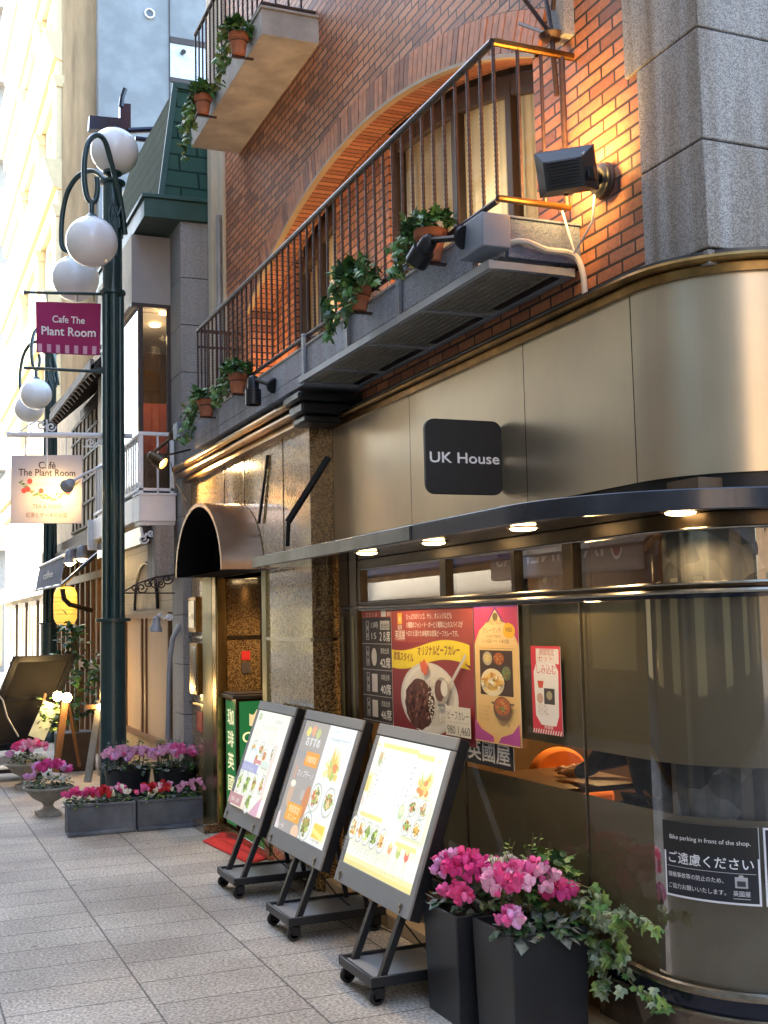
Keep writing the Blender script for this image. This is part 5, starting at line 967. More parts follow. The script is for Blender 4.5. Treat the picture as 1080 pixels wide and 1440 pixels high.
def urn(x, y, s, label, seed, cols):
    t = thing('stone_urn', (x, y, 0), label, 'urn', 'stone flower urns along the street'); c = V((x,y,0))
    mb = MB(); mb.box(x-.10*s, x+.10*s, y-.10*s, y+.10*s, 0, .035*s); mb.lathe([(.09*s,.035*s),(.05*s,.06*s),(.04*s,.085*s),(.055*s,.11*s),(.13*s,.15*s),(.185*s,.215*s),(.21*s,.225*s),(.215*s,.24*s),(.185*s,.245*s),(.16*s,.21*s)], c, 28); mb.build('bowl', M['urn'], t, bevel=.004)
    mb = MB(); mb.lathe([(.001,.215*s),(.17*s,.21*s)], c, 18); mb.build('soil', M['soil'], t)
    foliage('leaves', c+V((0,0,.25*s)), .19*s, .17*s, .09, 150, .045, [M['leaf2'], M['silver'], M['leaf1'], M['leaf2']], t, seed); flowers('blooms', c+V((.02,-.03,.34*s)), .17*s, .13*s, .08, 64, .044, cols, t, seed+1); flowers('side_blooms', c+V((-.17*s,-.06,.29*s)), .05, .05, .04, 12, .04, [M['lil']], t, seed+2); flowers('white_blooms', c+V((.10*s,-.12*s,.27*s)), .03, .03, .02, 4, .04, [M['white']], t, seed+3)
urn(1.258, 10.55, 1.0, 'stone urn of magenta cyclamen beside the left zinc trough', 71, [M['mag'], M['lil'], M['pink'], M['mag']])
urn(1.27, 12.4, 1.05, 'stone urn of pink and cherry flowers farther up the street, by the black board', 81, [M['cherry'], M['pinkl'], M['cherry']])
# ------------------------------------------------------------------ street lamps
def street_lamp():
    LX, LY = 1.765, 10.3; t = thing('street_lamp', (LX, LY, 0), 'dark green street lamp with opal globes holding the magenta banner', 'street lamp', 'green street lamps'); c = V((LX, LY, 0))
    mb = MB(); mb.lathe([(.15,0),(.15,.12),(.118,.16),(.112,.2),(.108,1.63),(.15,1.635),(.15,1.66),(.11,1.665)], c, 28)
    for z in (1.05,): mb.lathe([(.112,z-.01),(.114,z),(.112,z+.01)], c, 28)
    mb.build('base_column', M['post'], t, smooth=40)
    for dx, dy in ((-.062,-.03),(.0,-.062),(.062,-.02),(.02,.06)):
        mb = MB(); mb.tube([c+V((dx,dy,1.66)), c+V((dx,dy,4.56))], .036, 14); mb.build('pipe', M['post'], t)
    mb = MB(); mb.tube([c+V((-.085,-.02,1.67)), c+V((-.085,-.02,4.4))], .007, 6); mb.build('cable', M['paleframe'], t)
    mb = MB(); mb.lathe([(.06,4.48),(.115,4.52),(.115,4.545),(.085,4.56),(.085,5.52),(.115,5.53),(.115,5.55),(.05,5.57),(.04,5.60),(.085,5.62),(.085,5.645),(.02,5.65)], c, 24)
    mb.box(LX-.03, LX+.03, LY-.10, LY-.08, 4.85, 5.3); mb.build('head_column', M['post'], t, smooth=40)
    mb = MB(); mb.sphere(c+V((.02,0,5.835)), .212, 36); mb.build('globe', M['globe'], t, smooth=80)
    for (path, g) in (([(176,330,10.24),(170,285,10.2),(158,235,10.1),(148,200,10.02),(137,190,9.97),(125,199,9.93),(119,225,9.9),(119,258,9.9),(124,280,9.9),(133,283,9.9),(137,268,9.9),(136,250,9.9)], (1.522,9.9,4.85)),
                      ([(170,335,10.35),(160,285,10.45),(150,258,10.55),(133,241,10.7),(112,246,10.85),(96,268,10.95),(88,300,11),(86,335,11),(89,350,11),(98,352,11),(101,342,11)], (1.545,11.02,4.85))):
        mb = MB(); mb.tube(cr([ony(*p) for p in path], 5), .024, 10); e = ony(*path[-3]); mb.tube([V((g[0],g[1],e.z)), V((g[0],g[1],g[2]+.2))], .022, 10); mb.lathe([(.025,.25),(.06,.215),(.07,.19)], g, 16)
        mb.build('arm', M['post'], t, smooth=60); mb = MB(); mb.sphere(g, .217, 36); mb.build('globe', M['globe'], t, smooth=80)
    mb = MB()
    for q in range(5):
        pts = [(165-q*3+6*sin(k*.7+q), 305+q*16-k*9, 10.2) for k in range(7)]; mb.tube([ony(*p) for p in pts], [.016,.016,.014,.012,.010,.010,.006], 7)
    mb.build('scrollwork', M['post'], t, smooth=60)
    return t
SL = street_lamp()
dup(SL, (2.06, 17.2, 0), 'farther dark green street lamp with opal globes, seen behind the lower hanging cafe sign')
bn = thing('banner', (1.38, 10.3, 4.4), 'magenta cloth banner with white lettering hung from the street lamp', 'banner')
mb = MB(); nx = 24; rows = []
p00, p10, p11, p01 = (ony(50,424,10.3), ony(142,427,10.3), ony(140,500,10.3), ony(51,496,10.3))
def bnp(u, v, d=0):
    p = p01.lerp(p11, u).lerp(p00.lerp(p10, u), v); return p + V((0, -.012*sin(u*6+1)*(1-v*.6) - .006*sin(u*13+v*4) - d, 0))
mb.grid([[bnp(u/nx, v/16) for u in range(nx+1)] for v in range(17)]); mb.build('cloth', M['banner'], bn, smooth=80)
bw, bh = (p10-p00).length, (p00-p01).length
A = Art((0,0,0),(1,0,0),(0,0,1),(0,-1,0), fn=lambda u, v, d: bnp(u/bw, v/bh, .004+d), step=.0006)
A.text('Cafe The', bw*.5, bh*.60, .085, (.80,.74,.76), fw=bw*.50, bold=.003); A.text('Plant Room', bw*.5, bh*.35, .105, (.82,.77,.78), fw=bw*.84, bold=.004)
for k in range(7): A.rect(bw*(.02+k*.143), .006, bw*(.085+k*.143), bh*.17, (.66,.34,.46))
A.build('lettering', bn)
mb = MB(); mb.tube([ony(36,411,10.3), ony(160,414,10.3)], .014, 8); mb.tube([ony(36,411,10.3), ony(33,411,10.3)], .02, 8)
for px in (66, 108, 132): mb.tube([ony(px,412,10.3), ony(px,424,10.3)], .006, 6)
mb.build('top_bar', M['post'], bn)
mb = MB(); mb.tube([ony(33,517,10.3), ony(160,524,10.3)], .014, 8); mb.prism([ony(122,522,10.29), ony(158,510,10.29), ony(158,526,10.29)], (0,.015,0)); mb.tube([ony(140,498,10.3), ony(158,505,10.3)], .005, 5); mb.tube([ony(140,498,10.3), ony(158,486,10.3)], .005, 5); mb.build('lower_bar', M['post'], bn)
hs = thing('hanging_sign', (1.21, 10.42, 3.1), 'pale square sign with painted berries hanging from a white iron bracket', 'sign')
Y = 10.42; a, b, c, d = (ony(15,736,Y), ony(115,736,Y), ony(116,640,Y), ony(16,640,Y)); sw_, sh_ = (b-a).length, (d-a).length
bm = mat('sign_board_pale', (.50,.47,.52), .6, var=.06, scale=3)
mb = MB(); mb.prism([a,b,c,d], (0,.02,0)); mb.build('board', bm, hs, bevel=.003)
A = Art(a + V((0,-.002,0)), b-a, d-a, (0,-1,0)); ink = (.05,.04,.04)
A.text('Café', sw_*.5, sh_*.81, .085, ink, fw=sw_*.24, bold=.002); A.text('The Plant Room', sw_*.5, sh_*.70, .085, ink, fw=sw_*.80, bold=.002)
A.text('TEA & CAKE', sw_*.5, sh_*.22, .05, (.2,.10,.06), fw=sw_*.4); A.text('紅茶とケーキのお店', sw_*.5, sh_*.09, .05, (.22,.12,.07), fw=sw_*.58)
rr = random.Random(2)
for k in range(26):
    f = k/25; u = sw_*(.1+.8*f); v = sh_*(.60-.28*sin(f*pi)*(.6+.4*rr.random())); 
    A.poly([(u,v),(u+.02,v+.012),(u+.045,v+rr.uniform(-.02,.03)),(u+.018,v-.012)], rr.choice([(.10,.20,.07),(.18,.25,.10),(.25,.2,.06)]))
for u, v in ((.18,.48),(.26,.62),(.23,.5),(.42,.48),(.80,.46)): A.ell(sw_*u, sh_*v, .022, .024, (.60,.06,.05), 12)
for k in range(5): A.poly([(sw_*(.2+.12*k), sh_*.58), (sw_*(.32+.12*k), sh_*.56), (sw_*(.32+.12*k), sh_*.565), (sw_*(.2+.12*k), sh_*.587)], (.2,.15,.08))
A.build('painting', hs)
mb = MB(); mb.tube([ony(9,611,Y), ony(186,613,Y)], .024, 10)
for px in (36, 93): mb.tube([ony(px,614,Y), ony(px,640,Y)], .006, 6)
def scroll(mb, c0, px, py, s, turns=1.6, y=10.42, r=.008): mb.tube([ony(px + s*(1-k/30)*cos(k/30*turns*2*pi), py + s*(1-k/30)*sin(k/30*turns*2*pi), y) for k in range(26)], r, 6)
mb.tube([ony(p, q, Y) for p, q in ((26,604),(30,606),(40,598),(52,592),(62,594))], .008, 6); scroll(mb, 0, 58, 598, 6); scroll(mb, 0, 72, 600, 7); mb.tube([ony(66,590,Y), ony(66,660,Y)], .010, 6); scroll(mb, 0, 128, 622, 8); scroll(mb, 0, 142, 620, 6); mb.tube([ony(p,q,Y) for p, q in ((118,628),(130,628),(150,616))], .007, 6)
mb.build('bracket', M['whitep'], hs, smooth=60)
ll = thing('sign_lamp', ony(97,681,10.1), 'small silver spot lamp lit on the painted cafe sign', 'lamp')
mb = MB(); mb.tube([ony(104,676,10.15), ony(118,667,10.3), ony(160,648,10.42)], .012, 8); mb.build('arm', M['whitep'], ll)
mb = MB(); hp = ony(97,681,10.1); dn = (ony(80,697,10.36)-hp).normalized(); mb.lathe([(.015,-.05),(.04,-.04),(.045,0),(.06,.05),(.052,.05),(.04,.02)], hp, 18, 0, dn); mb.build('shade', M['paleframe'], ll, smooth=50)
mb = MB(); mb.sphere(hp+dn*.03, .036, 14); mb.build('bulb', M['bulb'], ll); lamp('SPOT', hp+dn*.075, 1.9, (1,.58,.18), ll, dn, .03, 120, .8)

# ------------------------------------------------------------------ the granite and green mansard neighbour
nb = thing('mansard_building', (2.3, 10, 0), 'narrow granite building with green shingle mansard, glass bay and white balcony', 'building')
mb = MB(); zz = [0,.42,.84,1.26,1.68,2.10,2.52,2.94,3.36,3.78,4.20,4.62,5.13]
for z0, z1 in zip(zz, zz[1:]): mb.box(2.285, 2.64, 9.905, 10.32, z0, z1-.006)
mb.build('granite_pillar', M['stone2'], nb, bevel=.004)
mb = MB(); mb.box(2.30, 2.63, 9.93, 10.3, 0, 5.12); mb.build('pillar_core', M['mortar'], nb)
x0, x1, yb = 1.94, 2.29, 10.33
mb = MB(); mb.box(x0, x1, yb, 12.2, 4.47, 5.1, 0); mb.ms[-1] = 1; mb.box(x0-.005, x1, yb-.005, yb+.05, 4.44, 4.475, 2); mb.build('bay_panel', [M['panelgrey'], M['panelbeige'], M['dkframe']], nb)
mb = MB(); mb.box(2.05, x1, yb+.01, yb+.02, 2.75, 4.45); ov = mb.build('bay_window', M['glass2'], nb)
mb = MB(); mb.box(2.0, 2.04, yb, yb+.04, 2.7, 4.45); mb.box(2.255, x1, yb, yb+.04, 2.7, 4.45); mb.box(2.0, x1, yb, yb+.04, 2.7, 2.78); mb.build('bay_frame', M['dkframe'], ov)
mb = MB(); mb.box(1.99, 2.0, yb, 12.2, 2.75, 4.46); mb.build('street_pane', glassm('mirror_pane', (.5,.5,.5), .35, .9, .4), ov)
mb = MB(); mb.box(2.02, 3.4, 10.6, 12.2, 4.46, 4.5, 1); mb.box(2.02, 3.4, 12.2, 12.3, 2.7, 4.5, 0); mb.box(2.06, 3.4, 10.4, 12.2, 2.70, 2.74, 0); mb.box(3.4, 3.5, 10.4, 12.3, 2.7, 4.5, 0); mb.build('bay_interior', [M['intwall'], M['panelgrey']], nb)
mb = MB(); mb.box(2.16, 2.5, 11.3, 11.6, 2.74, 3.75); mb.box(2.10, 2.4, 10.9, 11.2, 2.74, 3.2, 1); mb.build('bay_furniture', [mat('red_shelf', (.30,.06,.04), .6), M['intwall']], nb)
for px, py in ((232,440),(218,457)):
    p = onz(px, py, 4.45); mb = MB(); mb.lathe([(.001,-.012),(.05,-.012),(.055,0)], p, 14); mb.build('bay_downlight', M['amber'], nb); lamp('POINT', p+V((0,0,-.25)), .8, (1,.7,.35), nb)
# eave and mansard
mb = MB(); e0, e1, ye = 1.965, 2.64, 9.88
mb.prism([(e0,ye,5.12),(e1,ye,5.13),(e1,ye,5.30),(e0,ye,5.29)], (0,2.6,0)); mb.prism([(e0-.02,ye-.02,5.29),(e1,ye-.02,5.30),(e1,ye-.02,5.335),(e0-.02,ye-.02,5.325)], (0,2.7,0)); mb.build('eave', M['greenpaint'], nb, bevel=.004)
mb = MB(); mb.poly([(e0,ye,5.118),(e0,12.4,5.118),(e1,12.4,5.118),(e1,ye,5.118)]); mb.build('eave_soffit', M['greensoff'], nb)
mb = MB(); A0, B0, C0, D0 = V((2.12,9.92,5.33)), V((2.64,9.92,5.33)), V((2.64,10.12,6.45)), V((2.30,10.12,6.45)); E0, F0 = V((2.0,12.4,5.33)), V((2.28,12.2,6.45))
mb.poly([A0,B0,C0,D0], 0); mb.poly([V((2.0,9.92,5.33)),A0,D0,F0,E0], 1); mb.poly([D0,C0,V((2.64,12.2,6.45)),F0], 0)
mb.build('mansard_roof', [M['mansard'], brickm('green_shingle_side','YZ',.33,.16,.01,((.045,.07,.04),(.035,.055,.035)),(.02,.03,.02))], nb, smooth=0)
mb = MB(); mb.bar(A0, D0+V((0,0,.02)), .05, .025); mb.bar(D0, C0, .05, .05); mb.bar(B0+V((-.03,-.02,0)), C0+V((-.03,-.02,0)), .05, .03); mb.build('ridge_flashing', M['greenpaint'], nb)
# small white balcony
mb = MB(); mb.box(1.95, 2.27, 10.08, 10.33, 2.49, 2.72); mb.box(1.94, 2.28, 10.07, 10.33, 2.715, 2.735); mb.box(1.96, 2.27, 10.10, 10.33, 2.455, 2.492); mb.box(1.95, 2.0, 10.33, 12.6, 2.5, 2.72); mb.box(1.9,2.0,12.6,12.64,2.4,2.72); wb = mb.build('white_balcony', M['whitep'], nb, bevel=.006)
mb = MB()
for x in (1.955, 2.11, 2.225): mb.box(x, x+(.035 if x != 2.11 else .015), 10.09, 10.115, 2.73, 3.26)
mb.box(1.95, 2.26, 10.085, 10.12, 3.24, 3.27); mb.box(1.955, 2.26, 10.09, 10.11, 2.755, 2.78); mb.box(1.955, 1.985, 10.12, 12.6, 3.235, 3.262); mb.box(1.955, 1.985, 10.12, 12.6, 2.76, 2.785)
for k in range(22): mb.box(1.962, 1.975, 10.2+k*.11, 10.215+k*.11, 2.78, 3.24)
mb.build('balcony_rail', M['whitep'], wb, bevel=.002)
mb = MB(); mb.box(2.07, 2.24, 10.02, 10.33, 1.98, 2.45); mb.build('corbel', M['stone'], nb, bevel=.005)
mb = MB(); mb.box(1.98, 2.06, 10.15, 12.5, 2.30, 2.45); mb.build('awning_box', M['navy'], nb)
mb = MB(); b = (2.02,10.12,2.38); mb.tube([ony(198+q*2, 742+q*3+8*sin(q*.9), 10.1) for q in range(7)], .012, 6); scroll(mb, 0, 202, 758, 7, y=10.1, r=.009); scroll(mb, 0, 212, 750, 5, y=10.1, r=.008); mb.build('awning_bracket', M['whitep'], nb, smooth=60)
# ground floor wall with arched and curtained windows
mb = MB(); mb.box(2.34, 2.6, 10.3, 13.2, 0, 2.75); mb.build('ground_floor_wall', M['wallbeige'], nb)
mb = MB(); xx = 2.33
mb.box(xx-.02, xx, 10.55, 12.6, .55, 1.66); cu = mb.build('shop_curtain', mat('peach_blind', (.46,.34,.23), .8, var=.12, scale=3, stretch=(1,14,.1)), nb)
mb = MB()
for y in (10.52, 11.55, 11.75, 12.6): mb.box(xx-.04, xx, y, y+.05, .5, 1.7)
mb.box(xx-.045, xx, 10.5, 12.65, 1.66, 1.71); mb.box(xx-.06, xx, 10.5, 12.65, .5, .55); mb.build('curtain_frame', M['wood'], cu)
mb = MB(); mb.poly([(2.333, 11.7+.55*cos(pi*k/16), 1.75+.45*sin(pi*k/16)) for k in range(17)]); mb.build('arched_panel', M['plaster'], nb)
mb = MB(); mb.tube([(2.325, 11.7+.56*cos(pi*k/20), 1.75+.46*sin(pi*k/20)) for k in range(21)], .018, 6); mb.build('arch_line', M['black'], nb)
mb = MB(); pts = [ony(p, q, 10.05) for p, q in ((236,1040),(237,960),(239,925),(243,898),(252,880),(262,873))]; mb.tube(pts, .022, 10); mb.build('bent_pipe', M['paleframe'], nb)
mb = MB()
for k in range(6): scroll(mb, 0, 190+k*9, 826-k*2+3*sin(k*2), 6+k%2*2, y=10.0, r=.007)
mb.tube([ony(p, q, 10.0) for p, q in ((174,832),(195,820),(218,812),(246,808))], .008, 6); mb.tube([ony(p, q, 10.0) for p, q in ((174,834),(246,834))], .007, 6); o = mb.build('scroll_bracket', M['rail'], nb, smooth=60)
wl = thing('wall_lamp', ony(238,868,10.02), 'small unlit white wall lamp hanging beside the curtained window', 'lamp')
mb = MB(); mb.lathe([(.03,0),(.03,-.02)], ony(238,868,10.03), 14, 0, (0,1,0)); mb.tube([ony(p,q,10.0) for p, q in ((238,868),(230,870),(225,863),(222,866))], .010, 6); mb.build('arm', M['whitep'], wl)
mb = MB(); mb.lathe([(.012,0),(.035,-.02),(.035,-.075),(.055,-.11),(.055,-.135),(.045,-.12)], ony(221,866,9.98), 18, 0, (.10,0,1)); mb.build('shade', M['paleframe'], wl, smooth=45)

# ------------------------------------------------------------------ timber shop beyond
ts = thing('timber_shop', (2.2, 13.3, 0), 'half timbered shop with dark tiled eave, lattice windows and warm wooden front', 'building')
mb = MB(); mb.box(2.45, 6, 13.2, 19.5, 0, 5.2); mb.build('wall', M['plaster'], ts)
mb = MB(); mb.box(2.1, 6, 12.45, 13.2, 2.75, 5.05); mb.box(2.35, 6, 12.3, 13.2, 2.75, 6.5); mb.build('gable_wall', M['panelbeige'], ts)
mb = MB(); s0 = [(1.86,12.2,4.28),(1.86,15.6,4.42),(2.5,15.6,5.05),(2.5,12.2,4.95)]; mb.prism(s0, (.02,0,-.06)); rf = mb.build('tiled_eave', M['tile'], ts)
mb = MB()
for k in range(16): y = 12.3+k*.21; mb.bar((1.9,y,4.22),(2.45,y,4.72), .06, .08)
mb.box(2.25,2.32,12.2,15.6,4.30,4.42); mb.box(1.86,1.9,12.2,15.62,4.26,4.36,1); mb.build('rafters', [M['timber'], M['conc']], rf)
mb = MB(); mb.box(2.28, 2.45, 12.7, 16.5, 2.75, 4.35, 0); wv = mb.build('upper_front', M['plaster'], ts)
mb = MB()
for k in range(12): y = 12.75+k*.33; mb.box(2.262, 2.28, y, y+.05, 2.85, 4.3)
for z in (2.85,3.15,3.45,3.75,4.05,4.27): mb.box(2.258, 2.276, 12.72, 16.5, z, z+.035)
mb.build('lattice', M['timber'], wv)
mb = MB(); mb.box(2.2, 2.46, 13.1, 19.5, 2.55, 2.78); mb.box(2.1, 2.2, 13.1, 17.5, 2.55, 2.62); mb.build('beam', M['timber'], ts)
mb = MB()
for k in range(13): y = 13.25+k*.48; mb.box(2.40, 2.452, y, y+.09, 0, 2.5)
mb.box(2.39, 2.45, 13.2, 19.5, 2.2, 2.3); mb.box(2.39,2.45,13.2,19.5,1.05,1.12); ff = mb.build('timber_front', M['wood'], ts)
mb = MB(); mb.box(2.43, 2.45, 13.4, 15.2, .1, 2.15); mb.build('shop_door', M['wood'], ts)
mb = MB(); mb.box(2.432, 2.447, 15.8, 18.8, 1.12, 2.2); mb.build('shop_pane', glassm('bright_pane', (.8,.8,.8), .2, .9), ts)
aw = thing('awning', (1.9, 15.5, 2.4), 'navy cloth awning valance with small lettering above the warm shop lamps', 'awning')
pA, pB = onx(56,797,1.9), onx(90,781,1.9); pC, pD = onx(90,822,1.9), onx(53,830,1.9)
mb = MB(); rows = []
for k in range(17):
    t = k/16; a = pA.lerp(pB,t); d = pD.lerp(pC,t); w_ = .012*sin(k*1.3); rows.append([(a.x,a.y,a.z),(a.x-.02+w_,(a.y+d.y)/2,(a.z+d.z)/2),(d.x-.03-w_,d.y,d.z)])
mb.grid(rows); mb.grid([[(2.45,pA.y,pA.z+.3),(1.9,pA.y,pA.z)],[(2.45,pB.y,pB.z+.3),(1.9,pB.y,pB.z)]]); mb.build('cloth', M['navycl'], aw, smooth=60)
A = Art((1.862, pA.y-(pA.y-pB.y)*.2, (pA.z+pD.z)/2-.05), (0,-1,0), (0,0,1), (-1,0,0)); A.text('coffee', (pA.y-pB.y)*.3, 0, .13, (.55,.55,.5), fw=(pA.y-pB.y)*.4); A.build('lettering', aw)
mb = MB(); mb.tube([pA+V((0,.05,0)), pB+V((0,-.1,0))], .022, 8); mb.build('front_bar', M['whitep'], aw)
mb = MB(); mb.tube([onx(p,q,1.88) for p, q in ((47,831),(60,828),(88,822))], .02, 6); mb.tube([onx(88,822,1.88), onx(118,795,2.0), onx(150,768,2.2)], .022, 6); mb.build('arm', M['black'], aw)
for k, (px, py) in enumerate(((98,792),(115,786))):
    p = ony(px, py, 14.2); t = thing('shop_lamp', p, ('left', 'right')[k] + ' one of two small lit shade lamps above the paper lantern', 'lamp')
    mb = MB(); mb.lathe([(.02,.16),(.05,.14),(.06,.07),(.075,0),(.065,0),(.05,.06)], p, 16); mb.tube([p+V((0,0,.15)), p+V((.35,.1,.25))], .012, 6); mb.build('shade', M['paleframe'], t, smooth=50); mb = MB(); mb.sphere(p+V((0,0,.015)), .052, 12); mb.build('bulb', M['bulb'], t); lamp('POINT', p+V((0,0,-.07)), .6, (1,.66,.28), t)
lt = thing('paper_lantern', ony(91,852,14.6), 'glowing yellow paper lantern hanging under the navy awning', 'lantern'); p = ony(92,852,14.6)
mb = MB(); mb.lathe([(.06,-.23),(.105,-.215),(.135,-.15),(.14,0),(.135,.15),(.105,.215),(.06,.23)], p, 28); mb.build('paper', emis('lantern_paper', (1,.52,.08), .15), lt, smooth=60)
mb = MB()
for k in range(9): z = -.2+k*.05; r_ = .137 if abs(z) < .13 else .12; mb.tube([p+V((r_*1.01*cos(a*pi/12), r_*1.01*sin(a*pi/12), z)) for a in range(25)], .0022, 4)
mb.lathe([(.065,-.24),(.065,-.225)], p, 16); mb.lathe([(.065,.225),(.065,.24)], p, 16); mb.build('ribs', M['timber'], lt)
mb = MB(); mb.tube([ony(88,828,14.3), ony(90,842,14.3), ony(98,850,14.3), ony(128,858,14.8)], .03, 8); mb.tube([p+V((0,0,.24)), p+V((0,0,.5))], .008, 6); mb.build('hanger', M['black'], lt)

# ------------------------------------------------------------------ taller buildings behind
od = thing('ornate_building', (3.06, 24, 0), 'sunlit cream building with moulded cornices and a tan side wall', 'building')
mb = MB(); mb.box(3.3, 9, 24.0, 24.2, 0, 26); mb.build('side_wall', M['tan'], od)
mb = MB(); mb.box(3.10, 3.3, 23.98, 24.2, 0, 26); mb.box(3.85,3.95,23.9,23.99,0,26); mb.build('wall_edge', M['tan'], od)
mb = MB(); mb.box(3.14, 9, 24.2, 37, 0, 26); mb.build('street_wall', M['cream'], od)
for k in range(7):
    z = 5.0+k*2.75; mb = MB()
    mb.prism([(3.14,24.0,z),(2.92,24.0,z+.08),(2.80,24.0,z+.40),(2.72,24.0,z+.66),(3.14,24.0,z+.66)], (0,13,0)); mb.build('cornice', M['cream2'], od, bevel=.01)
    mb = MB(); mb.prism([(3.14,24.0,z-.30),(3.02,24.0,z-.30),(2.99,24.0,z-.002),(3.14,24.0,z-.002)], (0,13,0)); mb.build('frieze', M['cream2'], od)
    for y in (24.02, 27.2, 31.0):
        mb = MB(); mb.box(2.97, 3.139, y, y+.6, z+.662, z+2.2); mb.prism([(2.97,y-.03,z+2.2),(2.88,y-.06,z+2.44),(3.139,y-.06,z+2.44),(3.139,y-.03,z+2.2)], (0,.68,0)); mb.build('pilaster', M['cream2'], od, bevel=.01)
    for y in (25.2, 28.8):
        mb = MB(); mb.box(3.12, 3.15, y, y+1.3, z+.8, z+2.2); mb.build('window', M['greywin'], od)
mb = MB(); mb.box(3.05, 3.2, 24.3, 36, 0, 2.3); mb.box(2.9, 3.2, 24.3, 36, 2.3, 2.7); mb.build('shop_front', M['cream'], od)
tw = thing('tower_block', (4, 20.5, 0), 'tall pale blue grey rendered block behind the green mansard roof', 'building')
mb = MB(); mb.box(3.78, 9.5, 23.6, 23.95, 4.5, 26); mb.build('wall', M['tower'], tw)
p = ony(210,20,23.59); mb = MB(); mb.lathe([(.10,0),(.11,-.05),(.085,-.06),(.08,-.02)], p, 20, 0, (0,1,0)); mb.lathe([(.001,-.021),(.08,-.02)], p, 20, 1, (0,1,0)); mb.build('vent', [M['whitep'], M['greywin']], tw)
x0 = ony(239,60,23.59).x; z = [ony(260,q,23.59).z for q in (56,64,112,118)]
mb = MB(); mb.box(x0, 7, 23.54, 23.59, z[1], z[0]); mb.box(x0, 7, 23.56, 23.59, z[3], z[2]); mb.box(x0-.02, x0, 23.57, 23.59, 5, 18); mb.build('dark_band', M['dkframe'], tw)
mb = MB(); mb.box(x0, 7, 23.575, 23.585, z[2], z[1]); mb.build('panel', mat('bright_panel', (.50,.60,.70), .4), tw)
p = ony(257,74,23.5); mb = MB(); mb.lathe([(.03,.05),(.045,.05),(.05,-.1),(.03,-.1)], p, 12, 0, (0,1,.25)); mb.box(p.x-.02,p.x+.02,p.y,23.59,p.z+.03,p.z+.07); mb.build('wall_camera', M['black'], tw)
# dark frame sign on a roof behind the street lamp
rs = thing('roof_bracket', ony(170,185,13), 'navy steel sign frame on the roof behind the topmost lamp globe', 'sign frame'); Y = 13
mb = MB(); q = [ony(126,162,Y), ony(170,166,Y), ony(170,184,Y), ony(125,181,Y)]; mb.prism(q, (0,.1,0)); q = [ony(169,145,Y), ony(184,146,Y), ony(184,186,Y), ony(169,186,Y)]; mb.prism(q, (0,.11,0)); mb.tube([ony(170,150,Y), ony(172,136,Y), ony(176,125,Y)], .03, 6); mb.tube([ony(180,184,Y), ony(222,182,Y)], .035, 6); mb.tube([ony(190,195,Y), ony(235,200,Y)], .03, 6); mb.tube([ony(222,182,Y), V((2.7,13.2,6.6))], .035, 6); mb.build('frame', M['navy'], rs)
for k, y in enumerate((25.0, 27.4, 29.8, 32.2)):
    mb = MB(); mb.box(3.0, 3.06, y, y+1.5, .3, 2.1, 1)
    for a in (y-.06, y+.72, y+1.5): mb.box(2.99, 3.06, a, a+.07, .2, 2.2, 0)
    mb.box(2.98, 3.06, y-.1, y+1.6, 2.1, 2.2, 0); mb.build('shop_window', [M['timber'], M['greywin']], od)
fb = thing('far_building', (4, 46, 0), 'distant blue grey building with glazed balconies at the left edge', 'building')
mb = MB(); mb.box(2.4, 14, 46, 58, 0, 30); mb.build('wall', M['bluewall'], fb)
for k in range(8):
    z = 5+k*3.0; mb = MB(); mb.box(2.4, 8, 45.97, 46.02, z, z+1.5); mb.build('window', glassm('far_glass', (.6,.7,.75), .4, .9) if k == 0 else bpy.data.materials['far_glass'], fb)
    mb = MB(); mb.box(2.3, 8, 45.4, 46, z-.55, z-.35); mb.box(2.3, 8, 45.4, 45.45, z-.35, z+.35); mb.build('balcony', M['panelgrey'], fb)
for k in range(1):
    mb = MB(); mb.box(2.4, 3.8, 45.9, 46.01, .2, 2.6) if k == 0 else mb.box(3.0, 4.6, 45.6, 46.0, 3.2, 4.4)
    mb.build(('shop_front', 'sign_panel')[k], (M['plaster'], cm((.45,.10,.06)))[k], fb)

# ------------------------------------------------------------------ things on the street at the left
bk = thing('display_board', (1.2, 13.4, 0), 'dark framed display board leaning on a wheeled base, seen from behind at the left edge', 'display board')
yaw = radians(38); Z_ = Matrix.Translation((1.10, 13.3, 0)) @ Matrix.Rotation(-yaw, 4, 'Z') @ Matrix.Rotation(radians(0), 4, 'X')
tl = radians(18); L_ = Matrix.Translation((0,0,.28)) @ Matrix(((1,0,0,0),(0,cos(tl),-sin(tl),0),(0,sin(tl),cos(tl),0),(0,0,0,1)))
M2 = Matrix.Translation((1.17, 13.3, .30)) @ Matrix(((1,0,.36,0),(0,1,-.18,0),(0,0,1,0),(0,0,0,1))) @ Matrix.Rotation(radians(12), 4, 'Z')
mb = MB(M2); mb.box(-.34,.34,.0,.03,0,1.0,1)
for a in ((-.34,-.27,0,1.0),(.27,.34,0,1.0),(-.34,.34,0,.07),(-.34,.34,.93,1.0),(-.34,.34,.52,.56)): mb.box(a[0],a[1],-.03,.0,a[2],a[3],0)
mb.build('panel', [M['black'], mat('board_back', (.035,.032,.028), .95, spec=.1)], bk, bevel=.004)
mb = MB(); mb.box(.85, 1.5, 13.0, 13.5, .09, .13); mb.box(1.0,1.06,13.2,13.26,.13,.4); mb.box(1.32,1.38,13.2,13.26,.13,.4); mb.box(.9,1.35,12.98,13.3,.18,.26,1); mb.build('base', [M['black'], M['paleframe']], bk, bevel=.004)
for x in (.9, 1.45):
    for y in (13.03, 13.47): mb = MB(); mb.lathe([(.001,-.015),(.04,-.015),(.04,.015),(.001,.015)], (x,y,.041), 16, 0, (0,1,0)); mb.build('caster', M['rubber'], bk)
